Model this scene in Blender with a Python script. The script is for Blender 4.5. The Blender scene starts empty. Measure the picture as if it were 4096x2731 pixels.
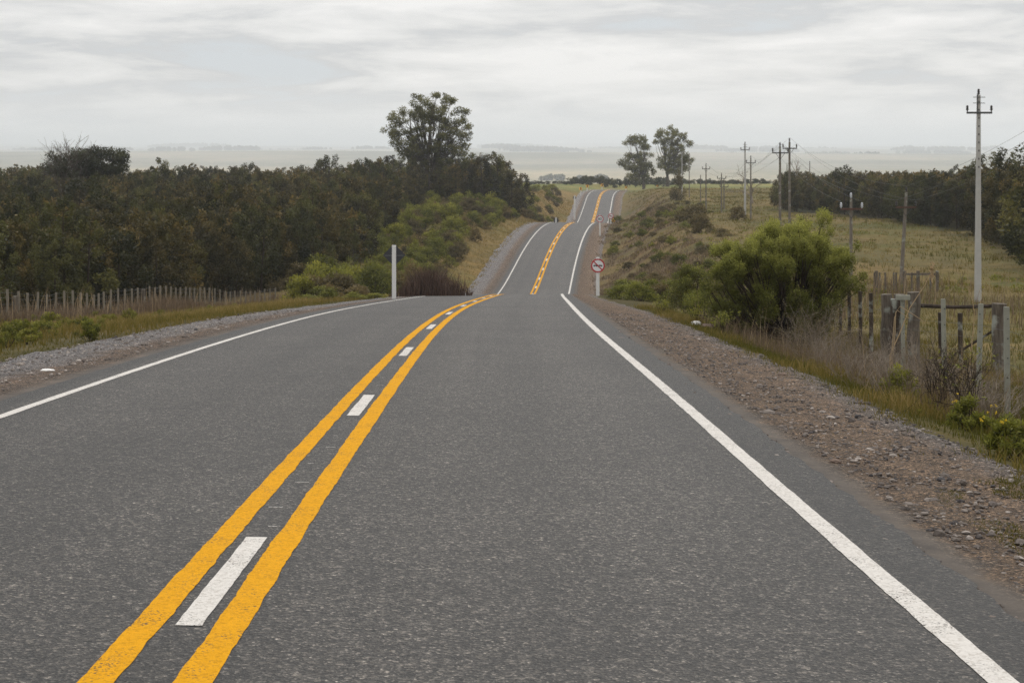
import bpy, math, random
import numpy as np
from mathutils import Vector, Matrix

R = math.radians
scene = bpy.context.scene
COL = scene.collection

# ------------------------------------------------------------------ camera, sky, sun, exposure
FPX = 6827.0            # focal length in photo pixels (4096 wide)
cam_d = bpy.data.cameras.new("camera")
cam = bpy.data.objects.new("camera", cam_d)
COL.objects.link(cam)
cam.location = (0, 0, 0)
cam.rotation_euler = (R(90), 0, 0)
cam_d.sensor_width = 36.0
cam_d.lens = 36.0 * FPX / 4096.0
cam_d.shift_y = -(1365.5 - 592.0) / 4096.0
cam_d.clip_start = 0.1
cam_d.clip_end = 40000
cam_d.dof.use_dof = True
cam_d.dof.focus_distance = 12.0
cam_d.dof.aperture_fstop = 10.0
scene.camera = cam

SUN_EL, SUN_AZ = 52.0, 25.0     # azimuth clockwise from +Y (straight ahead)
world = bpy.data.worlds.new("World")
scene.world = world
world.use_nodes = True
wt = world.node_tree
for n in list(wt.nodes):
    wt.nodes.remove(n)


def wn(t, **kw):
    n = wt.nodes.new(t)
    for k, v in kw.items():
        setattr(n, k, v)
    return n


def build_world():
    L = wt.links
    out = wn('ShaderNodeOutputWorld')
    sky = wn('ShaderNodeTexSky', sky_type='NISHITA', sun_disc=False)
    sky.sun_elevation = R(SUN_EL)
    sky.sun_rotation = R(SUN_AZ)
    sky.air_density = 1.0
    sky.dust_density = 2.0
    bg = wn('ShaderNodeBackground')
    bg.inputs['Strength'].default_value = 0.10
    L.new(sky.outputs[0], bg.inputs['Color'])
    tc = wn('ShaderNodeTexCoord')
    sep = wn('ShaderNodeSeparateXYZ')
    L.new(tc.outputs['Generated'], sep.inputs[0])
    # cloud layers are strongly foreshortened near the horizon: long flat streaks
    mp = wn('ShaderNodeMapping')
    mp.inputs['Scale'].default_value = (9.5, 9.5, 56.0)
    mp.inputs['Location'].default_value = (3.1, 0.4, 1.7)
    L.new(tc.outputs['Generated'], mp.inputs['Vector'])
    n1 = wn('ShaderNodeTexNoise')
    n1.inputs['Scale'].default_value = 1.0
    n1.inputs['Detail'].default_value = 7.0
    n1.inputs['Roughness'].default_value = 0.58
    n1.inputs['Distortion'].default_value = 0.3
    L.new(mp.outputs[0], n1.inputs['Vector'])
    mp2 = wn('ShaderNodeMapping')
    mp2.inputs['Scale'].default_value = (3.6, 3.6, 21.0)
    mp2.inputs['Location'].default_value = (0.7, 2.2, 0.35)
    L.new(tc.outputs['Generated'], mp2.inputs['Vector'])
    n2 = wn('ShaderNodeTexNoise')
    n2.inputs['Scale'].default_value = 1.0
    n2.inputs['Detail'].default_value = 5.0
    n2.inputs['Roughness'].default_value = 0.5
    L.new(mp2.outputs[0], n2.inputs['Vector'])
    add = wn('ShaderNodeMath', operation='MULTIPLY_ADD')
    add.inputs[1].default_value = 0.46
    L.new(n2.outputs['Fac'], add.inputs[0])
    sc = wn('ShaderNodeMath', operation='MULTIPLY')
    sc.inputs[1].default_value = 0.54
    L.new(n1.outputs['Fac'], sc.inputs[0])
    L.new(sc.outputs[0], add.inputs[2])
    ramp = wn('ShaderNodeValToRGB')
    cr = ramp.color_ramp
    cr.elements[0].position = 0.375
    cr.elements[0].color = (0.66, 0.70, 0.735, 1)
    cr.elements[1].position = 0.57
    cr.elements[1].color = (0.97, 0.955, 0.94, 1)
    e = cr.elements.new(0.43)
    e.color = (0.64, 0.648, 0.66, 1)
    e = cr.elements.new(0.482)
    e.color = (0.80, 0.797, 0.79, 1)
    L.new(add.outputs[0], ramp.inputs[0])
    # the streaks fade out into an even bright band just above the horizon
    hz = wn('ShaderNodeMapRange')
    hz.inputs['From Min'].default_value = 0.0
    hz.inputs['From Max'].default_value = 0.042
    hz.inputs['To Min'].default_value = 0.8
    hz.inputs['To Max'].default_value = 0.0
    L.new(sep.outputs['Z'], hz.inputs['Value'])
    mix = wn('ShaderNodeMixRGB')
    mix.inputs['Color2'].default_value = (0.86, 0.865, 0.87, 1)
    L.new(hz.outputs[0], mix.inputs['Fac'])
    L.new(ramp.outputs[0], mix.inputs['Color1'])
    # overcast sky is brighter towards the zenith
    zen = wn('ShaderNodeMapRange')
    zen.inputs['From Min'].default_value = 0.12
    zen.inputs['From Max'].default_value = 0.9
    zen.inputs['To Min'].default_value = 1.0
    zen.inputs['To Max'].default_value = 1.5
    L.new(sep.outputs['Z'], zen.inputs['Value'])
    bg2 = wn('ShaderNodeBackground')
    L.new(mix.outputs[0], bg2.inputs['Color'])
    L.new(zen.outputs[0], bg2.inputs['Strength'])
    ms = wn('ShaderNodeMixShader')
    ms.inputs[0].default_value = 0.94
    L.new(bg.outputs[0], ms.inputs[1])
    L.new(bg2.outputs[0], ms.inputs[2])
    L.new(ms.outputs[0], out.inputs['Surface'])


build_world()
sun_d = bpy.data.lights.new("sun", 'SUN')
sun_d.energy = 1.35
sun_d.angle = R(12)
sun_d.color = (1.0, 0.955, 0.89)
sun = bpy.data.objects.new("sun", sun_d)
COL.objects.link(sun)
_sd = Vector((math.sin(R(SUN_AZ)) * math.cos(R(SUN_EL)), math.cos(R(SUN_AZ)) * math.cos(R(SUN_EL)), math.sin(R(SUN_EL))))
sun.rotation_euler = _sd.to_track_quat('Z', 'Y').to_euler()
scene.view_settings.view_transform = 'Standard'
scene.view_settings.look = 'None'
scene.view_settings.exposure = 0.0
scene.view_settings.gamma = 1.0
scene.render.engine = 'CYCLES'
scene.cycles.max_bounces = 8
scene.cycles.diffuse_bounces = 3
scene.cycles.glossy_bounces = 2
scene.cycles.transmission_bounces = 3
scene.cycles.transparent_max_bounces = 4
scene.cycles.volume_bounces = 4
scene.cycles.use_denoising = True
scene.cycles.denoiser = 'OPENIMAGEDENOISE'
scene.cycles.denoising_input_passes = 'RGB_ALBEDO_NORMAL'
scene.cycles.denoising_prefilter = 'NONE'
scene.cycles.sample_clamp_indirect = 4.0

# ------------------------------------------------------------------ helpers
rng = np.random.default_rng(7)


def P(px, py, Y):
    """photo pixel (4096 wide) at depth Y -> world point"""
    return np.array([(px - 2048.0) / FPX * Y, Y, -(py - 592.0) / FPX * Y])


def tag(o, label=None, cat=None, group=None, kind=None):
    if label:
        o['label'] = label
    if cat:
        o['category'] = cat
    if group:
        o['group'] = group
    if kind:
        o['kind'] = kind
    return o


def empty(name, loc, rz=0.0):
    o = bpy.data.objects.new(name, None)
    o.empty_display_size = 0.3
    o.location = loc
    o.rotation_euler = (0, 0, rz)
    COL.objects.link(o)
    return o


def copy_tree(o, parent=None):
    c = o.copy()
    COL.objects.link(c)
    if parent is not None:
        c.parent = parent
    for ch in list(o.children):
        copy_tree(ch, c)
    return c


class MB:
    """collects triangles and quads, becomes ONE mesh object"""

    def __init__(s):
        s.V, s.T, s.Q, s.A, s.n = [], [], [], [], 0

    def add(s, V, T=None, Q=None, tint=0.5):
        V = np.asarray(V, float).reshape(-1, 3)
        s.V.append(V)
        if T is not None and len(T):
            s.T.append(np.asarray(T, np.int64).reshape(-1, 3) + s.n)
        if Q is not None and len(Q):
            s.Q.append(np.asarray(Q, np.int64).reshape(-1, 4) + s.n)
        s.A.append(np.broadcast_to(np.asarray(tint, float), (len(V),)).copy())
        s.n += len(V)
        return s

    def box(s, c, size, rot=None, tint=0.5, taper=1.0):
        x, y, z = np.array(size) / 2.0
        V = np.array([(-x, -y, -z), (x, -y, -z), (x, y, -z), (-x, y, -z), (-x * taper, -y * taper, z), (x * taper, -y * taper, z), (x * taper, y * taper, z), (-x * taper, y * taper, z)])
        if rot is not None:
            V = V @ np.array(rot.to_3x3()).T
        return s.add(V + np.array(c), Q=[(0, 3, 2, 1), (4, 5, 6, 7), (0, 1, 5, 4), (1, 2, 6, 5), (2, 3, 7, 6), (3, 0, 4, 7)], tint=tint)

    def tube(s, pts, rad, n=6, tint=0.5, cap=True):
        pts = np.asarray(pts, float)
        m = len(pts)
        rad = np.broadcast_to(np.asarray(rad, float), (m,))
        t = np.gradient(pts, axis=0)
        t /= np.linalg.norm(t, axis=1)[:, None] + 1e-9
        ref = np.array([0.0, 0, 1]) if abs(t[0, 2]) < 0.9 else np.array([1.0, 0, 0])
        u = np.cross(t, ref)
        u /= np.linalg.norm(u, axis=1)[:, None] + 1e-9
        v = np.cross(t, u)
        a = np.arange(n) * 2 * math.pi / n
        V = pts[:, None, :] + rad[:, None, None] * (np.cos(a)[None, :, None] * u[:, None, :] + np.sin(a)[None, :, None] * v[:, None, :])
        Q = []
        for i in range(m - 1):
            for j in range(n):
                k = (j + 1) % n
                Q.append((i * n + j, i * n + k, (i + 1) * n + k, (i + 1) * n + j))
        s.add(V.reshape(-1, 3), Q=Q, tint=tint)
        if cap:
            b = s.n - m * n
            for row in (0, m - 1):
                idx = [b + row * n + j for j in range(n)]
                for j in range(1, n - 1):
                    s.T.append(np.array([[idx[0], idx[j], idx[j + 1]]]))
        return s

    def disc(s, c, r, thick, n=32, tint=0.5, r_in=0.0):
        """disc facing -Y"""
        a = np.arange(n) * 2 * math.pi / n
        ring = np.stack([np.cos(a), np.zeros(n), np.sin(a)], 1)
        c = np.array(c, float)
        f, b = np.array([0, -thick / 2, 0]), np.array([0, thick / 2, 0])
        if r_in <= 0:
            V = np.concatenate([c + ring * r + f, c + ring * r + b, [c + f], [c + b]])
            T, Q = [], []
            for j in range(n):
                k = (j + 1) % n
                T += [(2 * n, j, k), (2 * n + 1, n + k, n + j)]
                Q.append((j, n + j, n + k, k))
            return s.add(V, T, Q, tint)
        V = np.concatenate([c + ring * r + f, c + ring * r + b, c + ring * r_in + f, c + ring * r_in + b])
        Q = []
        for j in range(n):
            k = (j + 1) % n
            Q += [(j, k, 2 * n + k, 2 * n + j), (n + k, n + j, 3 * n + j, 3 * n + k), (k, j, n + j, n + k), (2 * n + j, 2 * n + k, 3 * n + k, 3 * n + j)]
        return s.add(V, Q=Q, tint=tint)

    def prism(s, outline, y0, y1, tint=0.5):
        """closed outline of (x, z), extruded along Y; convex or fan-able"""
        o = np.asarray(outline, float)
        n = len(o)
        V = np.concatenate([np.stack([o[:, 0], np.full(n, y0), o[:, 1]], 1), np.stack([o[:, 0], np.full(n, y1), o[:, 1]], 1)])
        T = [(0, j, j + 1) for j in range(1, n - 1)] + [(n, n + j + 1, n + j) for j in range(1, n - 1)]
        Q = [(j, n + j, n + (j + 1) % n, (j + 1) % n) for j in range(n)]
        return s.add(V, T, Q, tint)

    def leaves(s, pos, size, tint, width=0.45, up=0.35, nrm=None):
        """one lens-shaped quad per position"""
        N = len(pos)
        d = rng.normal(size=(N, 3))
        if nrm is not None:
            d += nrm * 0.8
        d[:, 2] += up
        d /= np.linalg.norm(d, axis=1)[:, None]
        q = rng.normal(size=(N, 3))
        w = np.cross(d, q)
        w /= np.linalg.norm(w, axis=1)[:, None] + 1e-9
        L = (size * rng.uniform(0.6, 1.35, N))[:, None]
        a, b = d * L * 0.5, w * L * width * 0.5
        V = np.stack([pos - a, pos + b, pos + a, pos - b], 1).reshape(-1, 3)
        Q = np.arange(N * 4).reshape(N, 4)
        return s.add(V, Q=Q, tint=np.repeat(np.broadcast_to(tint, (N,)), 4))

    def blades(s, base, height, width, tint, lean=0.35):
        N = len(base)
        h = np.broadcast_to(height, (N,)) * rng.uniform(0.55, 1.25, N)
        ang = rng.uniform(0, 2 * math.pi, N)
        sd = np.stack([np.cos(ang), np.sin(ang), np.zeros(N)], 1) * (np.broadcast_to(width, (N,)) * 0.5)[:, None]
        la = rng.uniform(0, 2 * math.pi, N)
        ln = np.stack([np.cos(la), np.sin(la), np.zeros(N)], 1) * (h * lean * rng.uniform(0.1, 1.3, N))[:, None]
        up = np.zeros((N, 3))
        up[:, 2] = h
        mid = base + up * 0.6 + ln * 0.35
        tip = base + up + ln
        V = np.stack([base - sd, base + sd, mid + sd * 0.7, mid - sd * 0.7, tip], 1).reshape(-1, 3)
        k = np.arange(N)[:, None] * 5
        Q = k + np.array([[0, 1, 2, 3]])
        T = k + np.array([[3, 2, 4]])
        return s.add(V, T, Q, np.repeat(np.broadcast_to(tint, (N,)), 5))

    def build(s, name, mat, parent=None, smooth=False, extra=None):
        V = np.concatenate(s.V)
        T = np.concatenate(s.T) if s.T else np.zeros((0, 3), np.int64)
        Q = np.concatenate(s.Q) if s.Q else np.zeros((0, 4), np.int64)
        me = bpy.data.meshes.new(name)
        me.vertices.add(len(V))
        me.vertices.foreach_set('co', V.astype(np.float32).ravel())
        nl = len(T) * 3 + len(Q) * 4
        me.loops.add(nl)
        me.loops.foreach_set('vertex_index', np.concatenate([T.ravel(), Q.ravel()]).astype(np.int32))
        npoly = len(T) + len(Q)
        me.polygons.add(npoly)
        st = np.concatenate([np.arange(len(T)) * 3, len(T) * 3 + np.arange(len(Q)) * 4]).astype(np.int32)
        me.polygons.foreach_set('loop_start', st)
        me.polygons.foreach_set('use_smooth', np.full(npoly, smooth))
        a = me.attributes.new('tint', 'FLOAT', 'POINT')
        a.data.foreach_set('value', np.concatenate(s.A).astype(np.float32))
        if extra:
            for k, arr in extra.items():
                if arr.ndim == 2:
                    a = me.attributes.new(k, 'FLOAT_COLOR', 'POINT')
                    a.data.foreach_set('color', np.concatenate([arr, np.ones((len(arr), 1))], 1).astype(np.float32).ravel())
                else:
                    a = me.attributes.new(k, 'FLOAT', 'POINT')
                    a.data.foreach_set('value', arr.astype(np.float32))
        me.update()
        me.validate()
        if isinstance(mat, (list, tuple)):
            for m in mat:
                me.materials.append(m)
        else:
            me.materials.append(mat)
        o = bpy.data.objects.new(name, me)
        COL.objects.link(o)
        if parent is not None:
            o.parent = parent
        return o


# ------------------------------------------------------------------ materials
class NT:
    def __init__(s, name):
        s.m = bpy.data.materials.new(name)
        s.m.use_nodes = True
        s.t = s.m.node_tree
        for n in list(s.t.nodes):
            s.t.nodes.remove(n)
        s.out = s.t.nodes.new('ShaderNodeOutputMaterial')
        s.pos = None

    def n(s, t, ins=None, **kw):
        n = s.t.nodes.new(t)
        for k, v in kw.items():
            setattr(n, k, v)
        for k, v in (ins or {}).items():
            s.set(n.inputs[k], v)
        return n

    def set(s, sock, v):
        if isinstance(v, bpy.types.NodeSocket):
            s.t.links.new(v, sock)
        elif hasattr(v, 'outputs'):
            s.t.links.new(v.outputs[0], sock)
        else:
            if isinstance(v, (tuple, list)) and len(v) == 3 and sock.type == 'RGBA':
                v = tuple(v) + (1,)
            sock.default_value = v

    def P(s):
        if s.pos is None:
            s.pos = s.n('ShaderNodeTexCoord').outputs['Object']
        return s.pos

    def noise(s, scale, detail=4, rough=0.55, vec=None, dist=0.0):
        return s.n('ShaderNodeTexNoise', {'Vector': vec or s.P(), 'Scale': scale, 'Detail': detail, 'Roughness': rough, 'Distortion': dist}).outputs['Fac']

    def vor(s, scale, out='Distance', vec=None, rnd=1.0):
        return s.n('ShaderNodeTexVoronoi', {'Vector': vec or s.P(), 'Scale': scale, 'Randomness': rnd}).outputs[out]

    def ramp(s, fac, stops):
        r = s.n('ShaderNodeValToRGB', {'Fac': fac})
        e = r.color_ramp.elements
        e[0].position, e[0].color = stops[0][0], tuple(stops[0][1]) + (1,)
        e[1].position, e[1].color = stops[-1][0], tuple(stops[-1][1]) + (1,)
        for p, c in stops[1:-1]:
            x = e.new(p)
            x.color = tuple(c) + (1,)
        return r.outputs[0]

    def mix(s, f, a, b, mode='MIX'):
        return s.n('ShaderNodeMixRGB', {'Fac': f, 'Color1': a, 'Color2': b}, blend_type=mode).outputs[0]

    def math(s, op, a, b=0.0, c=0.0):
        return s.n('ShaderNodeMath', {0: a, 1: b, 2: c}, operation=op).outputs[0]

    def rng(s, v, a, b, c=0.0, d=1.0):
        return s.n('ShaderNodeMapRange', {'Value': v, 'From Min': a, 'From Max': b, 'To Min': c, 'To Max': d}).outputs[0]

    def attr(s, name, out='Fac'):
        return s.n('ShaderNodeAttribute', attribute_name=name).outputs[out]

    def bump(s, h, strength, dist):
        return s.n('ShaderNodeBump', {'Height': h, 'Strength': strength, 'Distance': dist}).outputs[0]

    def done(s, col, rough=0.8, spec=0.3, normal=None, trans=None, tcol=None, metal=0.0):
        b = s.n('ShaderNodeBsdfPrincipled', {'Base Color': col, 'Roughness': rough, 'Specular IOR Level': spec, 'Metallic': metal})
        if normal is not None:
            s.set(b.inputs['Normal'], normal)
        o = b.outputs[0]
        if trans:
            t = s.n('ShaderNodeBsdfTranslucent', {'Color': tcol if tcol is not None else col})
            o = s.n('ShaderNodeMixShader', {0: trans, 1: o, 2: t}).outputs[0]
        s.set(s.out.inputs['Surface'], o)
        return s.m


def simple(name, col, rough=0.7, var=0.25, scale=6.0, spec=0.3, bump=0.0, metal=0.0):
    t = NT(name)
    n = t.noise(scale, 5)
    c = t.mix(n, tuple(x * (1 - var) for x in col), tuple(min(1, x * (1 + var)) for x in col))
    return t.done(c, rough, spec, t.bump(n, bump, 0.02) if bump else None, metal=metal)


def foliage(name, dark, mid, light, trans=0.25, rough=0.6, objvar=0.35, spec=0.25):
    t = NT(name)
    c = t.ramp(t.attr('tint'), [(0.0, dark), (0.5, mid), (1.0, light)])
    oi = t.n('ShaderNodeObjectInfo').outputs['Random']
    c = t.mix(1.0, c, t.ramp(oi, [(0.0, (1 - objvar,) * 3), (0.5, (1, 1, 1)), (1.0, (1 + objvar, 1 + objvar * .72, 1 + objvar * .35))]), 'MULTIPLY')
    return t.done(c, rough, spec, None, trans, c)


def mat_asphalt():
    t = NT('asphalt')
    w = t.attr('w')
    cell = t.n('ShaderNodeTexVoronoi', {'Vector': t.P(), 'Scale': 88.0})
    c1 = t.n('ShaderNodeSeparateColor', {0: cell.outputs['Color']}).outputs[0]
    stone = t.ramp(c1, [(0.0, (0.010, 0.010, 0.011)), (0.40, (0.032, 0.031, 0.030)), (0.70, (0.075, 0.071, 0.067)), (0.90, (0.17, 0.158, 0.145)), (0.97, (0.36, 0.335, 0.30)), (1.0, (0.55, 0.52, 0.47))])
    cell2 = t.n('ShaderNodeTexVoronoi', {'Vector': t.P(), 'Scale': 34.0})
    c2 = t.n('ShaderNodeSeparateColor', {0: cell2.outputs['Color']}).outputs[1]
    stone = t.mix(0.38, stone, t.ramp(c2, [(0.0, (0.014, 0.014, 0.015)), (0.5, (0.055, 0.052, 0.049)), (0.88, (0.125, 0.117, 0.107)), (1.0, (0.36, 0.33, 0.29))]))
    dm = t.n('ShaderNodeMapping', {'Vector': t.P(), 'Scale': (1.0, 0.6, 1.0)})
    for sc_, lo, hi in ((62.0, 0.45, 1.95), (26.0, 0.78, 1.30)):
        cc = t.n('ShaderNodeSeparateColor', {0: t.n('ShaderNodeTexVoronoi', {'Vector': dm.outputs[0], 'Scale': sc_}).outputs['Color']}).outputs[0]
        stone = t.mix(1.0, stone, t.ramp(cc, [(0.0, (lo,) * 3), (0.55, (0.92,) * 3), (0.85, (1.15,) * 3), (1.0, (hi,) * 3)]), 'MULTIPLY')
    big = t.noise(0.30, 4)
    mid = t.noise(3.5, 6, 0.7)
    fine = t.noise(17.0, 5, 0.7)
    f = t.math('MULTIPLY', t.rng(big, 0.3, 0.7, 0.84, 1.18), t.rng(mid, 0.25, 0.75, 0.80, 1.24))
    f = t.math('MULTIPLY', f, t.rng(fine, 0.25, 0.75, 0.68, 1.36))
    # streaks along the lanes: worn wheel paths, darker oil line between them
    lm = t.n('ShaderNodeCombineXYZ', {0: t.math('MULTIPLY', w, 2.2), 1: t.math('MULTIPLY', t.n('ShaderNodeSeparateXYZ', {0: t.P()}).outputs[1], 0.05), 2: 0.0})
    f = t.math('MULTIPLY', f, t.rng(t.noise(1.0, 4, 0.6, vec=lm.outputs[0]), 0.3, 0.7, 0.87, 1.13))
    wp = t.math('ABSOLUTE', t.math('SUBTRACT', t.math('ABSOLUTE', w), 1.85))
    wp = t.math('ABSOLUTE', t.math('SUBTRACT', wp, 0.8))
    f = t.math('MULTIPLY', f, t.rng(wp, 0.0, 0.8, 1.14, 0.91))
    # the lane left of the centre line is slightly darker
    f = t.math('MULTIPLY', f, t.rng(w, -1.0, 0.5, 0.86, 1.0))
    # coarse darker margin beyond the edge line
    aw = t.math('ADD', t.math('ABSOLUTE', w), t.math('MULTIPLY', mid, 0.15))
    f = t.math('MULTIPLY', f, t.rng(aw, 3.88, 3.98, 1.0, 0.58))
    col = t.mix(1.0, stone, t.n('ShaderNodeCombineColor', {0: f, 1: f, 2: f}), 'MULTIPLY')
    nrm = t.bump(t.math('ADD', cell.outputs['Distance'], t.math('MULTIPLY', cell2.outputs['Distance'], 1.2)), 0.6, 0.012)
    return t.done(t.mix(1.0, col, (0.61, 0.578, 0.545), 'MULTIPLY'), 0.66, 0.42, nrm)


def mat_paint(name, col, wear):
    t = NT(name)
    cell = t.n('ShaderNodeTexVoronoi', {'Vector': t.P(), 'Scale': 105.0})
    c1 = t.n('ShaderNodeSeparateColor', {0: cell.outputs['Color']}).outputs[0]
    n = t.noise(3.0, 5, 0.6)
    m = t.math('ADD', t.math('MULTIPLY', c1, 0.6), t.math('MULTIPLY', n, 0.6))
    g = t.noise(12.0, 4)
    base = t.mix(g, tuple(x * 0.86 for x in col), tuple(min(1, x * 1.08) for x in col))
    c = t.mix(t.rng(m, wear, wear + 0.10), base, (0.07, 0.065, 0.06))
    c2 = t.n('ShaderNodeSeparateColor', {0: t.n('ShaderNodeTexVoronoi', {'Vector': t.P(), 'Scale': 55.0}).outputs['Color']}).outputs[1]
    c = t.mix(1.0, c, t.ramp(c2, [(0.0, (0.78, 0.76, 0.74)), (0.3, (0.97, 0.97, 0.97)), (1.0, (1.06, 1.06, 1.06))]), 'MULTIPLY')
    return t.done(c, 0.85, 0.08, t.bump(cell.outputs['Distance'], 0.6, 0.008))


def mat_gravel(name, strips):
    """strips: (s position, colour) across the shoulder"""
    t = NT(name)
    s = t.attr('s')
    wob = t.math('ADD', s, t.math('MULTIPLY', t.math('SUBTRACT', t.noise(1.6, 5, 0.7), 0.5), 0.42))
    zone = t.ramp(wob, strips)
    v1 = t.n('ShaderNodeTexVoronoi', {'Vector': t.P(), 'Scale': 48.0})
    v2 = t.n('ShaderNodeTexVoronoi', {'Vector': t.P(), 'Scale': 120.0})
    r1 = t.n('ShaderNodeSeparateColor', {0: v1.outputs['Color']}).outputs[0]
    r2 = t.n('ShaderNodeSeparateColor', {0: v2.outputs['Color']}).outputs[1]
    a = t.ramp(r1, [(0.0, (0.34, 0.32, 0.31)), (0.5, (0.82, 0.80, 0.78)), (0.85, (1.35, 1.3, 1.25)), (1.0, (2.6, 2.5, 2.4))])
    b = t.ramp(r2, [(0.0, (0.5, 0.5, 0.52)), (0.6, (1.0, 1.0, 1.0)), (1.0, (1.9, 1.8, 1.7))])
    dust = t.rng(s, 0.08, 0.17, 0.12, 1.0)
    c = t.mix(dust, zone, t.mix(1.0, zone, t.mix(1.0, a, b, 'MULTIPLY'), 'MULTIPLY'))
    pt = t.noise(2.2, 5, 0.6)
    c = t.mix(1.0, c, t.ramp(pt, [(0.3, (0.72, 0.72, 0.72)), (0.7, (1.25, 1.22, 1.18))]), 'MULTIPLY')
    h = t.math('ADD', t.math('MULTIPLY', v1.outputs['Distance'], -1.0), t.math('MULTIPLY', v2.outputs['Distance'], -0.5))
    return t.done(c, 0.85, 0.25, t.bump(h, t.math('MULTIPLY', dust, 0.9), 0.03))


def mat_ground():
    t = NT('ground_soil_and_grass')
    base = t.attr('zone', 'Color')
    n1 = t.noise(0.045, 6, 0.62)
    n2 = t.noise(0.6, 6, 0.65)
    n3 = t.noise(7.0, 5, 0.7)
    fm = t.n('ShaderNodeMapping', {'Vector': t.P(), 'Scale': (0.0011, 0.0011, 0.004)})
    nf = t.noise(1.0, 7, 0.62, vec=fm.outputs[0])
    k = t.mix(1.0, base, t.ramp(n2, [(0.28, (0.60, 0.64, 0.62)), (0.5, (1.0, 1.0, 1.0)), (0.72, (1.38, 1.28, 1.15))]), 'MULTIPLY')
    k = t.mix(1.0, k, t.ramp(n1, [(0.32, (0.60, 0.74, 0.52)), (0.52, (1.0, 0.97, 0.95)), (0.7, (1.24, 1.06, 0.95))]), 'MULTIPLY')
    k = t.mix(1.0, k, t.ramp(n3, [(0.3, (0.72, 0.72, 0.72)), (0.7, (1.25, 1.25, 1.25))]), 'MULTIPLY')
    k = t.mix(1.0, k, t.ramp(nf, [(0.40, (0.62, 0.66, 0.62)), (0.5, (0.95, 0.96, 0.93)), (0.6, (1.28, 1.22, 1.16))]), 'MULTIPLY')
    return t.done(k, 0.95, 0.1, t.bump(t.math('ADD', n3, t.math('MULTIPLY', n2, 2.0)), 0.8, 0.08))


def mat_wood(name, a, b):
    t = NT(name)
    mp = t.n('ShaderNodeMapping', {'Vector': t.P(), 'Scale': (26.0, 26.0, 1.6)})
    n = t.noise(1.0, 6, 0.65, vec=mp.outputs[0], dist=0.5)
    l = t.noise(3.0, 4)
    c = t.ramp(n, [(0.3, a), (0.7, b)])
    c = t.mix(t.rng(l, 0.56, 0.66), c, (0.30, 0.31, 0.27))
    return t.done(c, 0.9, 0.15, t.bump(n, 0.9, 0.02))


M = {}
M['asphalt'] = mat_asphalt()
M['white_line'] = mat_paint('white_road_paint', (0.63, 0.60, 0.56), 0.84)
M['yellow_line'] = mat_paint('yellow_road_paint', (0.66, 0.315, 0.008), 0.85)
M['gravel_r'] = mat_gravel('brown_gravel', [(0.0, (0.072, 0.062, 0.054)), (0.12, (0.092, 0.077, 0.064)), (0.20, (0.125, 0.090, 0.062)), (0.68, (0.155, 0.112, 0.078)), (0.86, (0.14, 0.127, 0.12)), (1.0, (0.145, 0.14, 0.137))])
M['gravel_l'] = mat_gravel('grey_gravel', [(0.0, (0.065, 0.058, 0.053)), (0.16, (0.105, 0.084, 0.068)), (0.33, (0.145, 0.108, 0.082)), (0.48, (0.165, 0.158, 0.158)), (1.0, (0.185, 0.185, 0.195))])
M['ground'] = mat_ground()
M['leaf_euc'] = foliage('young_eucalyptus_leaves', (0.020, 0.019, 0.005), (0.060, 0.053, 0.015), (0.155, 0.115, 0.036), 0.3, objvar=0.5)
M['leaf_euc_g'] = foliage('grey_green_eucalyptus_leaves', (0.026, 0.028, 0.008), (0.074, 0.076, 0.020), (0.155, 0.148, 0.042), 0.3, objvar=0.5)
M['leaf_big'] = foliage('old_eucalyptus_leaves', (0.066, 0.066, 0.022), (0.16, 0.155, 0.054), (0.30, 0.28, 0.11), 0.5, objvar=0.1)
M['leaf_bush'] = foliage('bright_green_bush_leaves', (0.058, 0.052, 0.010), (0.14, 0.148, 0.026), (0.42, 0.42, 0.095), 0.4, objvar=0.12)
M['leaf_shrub'] = foliage('green_shrub_leaves', (0.066, 0.070, 0.012), (0.17, 0.178, 0.028), (0.34, 0.335, 0.062), 0.4, objvar=0.35)
M['leaf_olive'] = foliage('olive_brown_shrub_leaves', (0.07, 0.057, 0.022), (0.15, 0.118, 0.048), (0.25, 0.195, 0.085), 0.3, objvar=0.35)
M['leaf_weed'] = foliage('fresh_weed_leaves', (0.07, 0.075, 0.012), (0.17, 0.175, 0.026), (0.31, 0.30, 0.055), 0.3, objvar=0.25)
M['leaf_far'] = foliage('far_tree_leaves', (0.028, 0.032, 0.013), (0.06, 0.064, 0.025), (0.11, 0.108, 0.045), 0.25)
M['grass'] = foliage('verge_grass_blades', (0.078, 0.078, 0.011), (0.18, 0.136, 0.034), (0.34, 0.245, 0.098), 0.3, objvar=0.0, spec=0.1)
M['dry'] = foliage('dry_stalks', (0.11, 0.08, 0.055), (0.21, 0.15, 0.095), (0.44, 0.33, 0.20), 0.2, objvar=0.15, spec=0.1)
M['reed'] = foliage('dark_red_brown_stems', (0.042, 0.026, 0.020), (0.10, 0.062, 0.047), (0.19, 0.125, 0.09), 0.1, objvar=0.0, spec=0.1)
M['flower'] = simple('yellow_petals', (0.75, 0.52, 0.02), 0.6, 0.15)
M['twig'] = simple('grey_brown_twigs', (0.23, 0.19, 0.15), 0.9, 0.4, 8, 0.1)
M['bark'] = mat_wood('bark', (0.06, 0.048, 0.038), (0.14, 0.115, 0.09))
M['bark_d'] = simple('dark_stem_bark', (0.045, 0.034, 0.026), 0.9, 0.4, 8, 0.1)
M['wood_grey'] = mat_wood('weathered_grey_wood', (0.06, 0.048, 0.038), (0.19, 0.162, 0.130))
M['wood_dark'] = mat_wood('dark_rotten_wood', (0.03, 0.023, 0.018), (0.085, 0.065, 0.05))
M['wood_pole'] = mat_wood('grey_brown_pole_wood', (0.12, 0.102, 0.084), (0.235, 0.205, 0.17))
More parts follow.
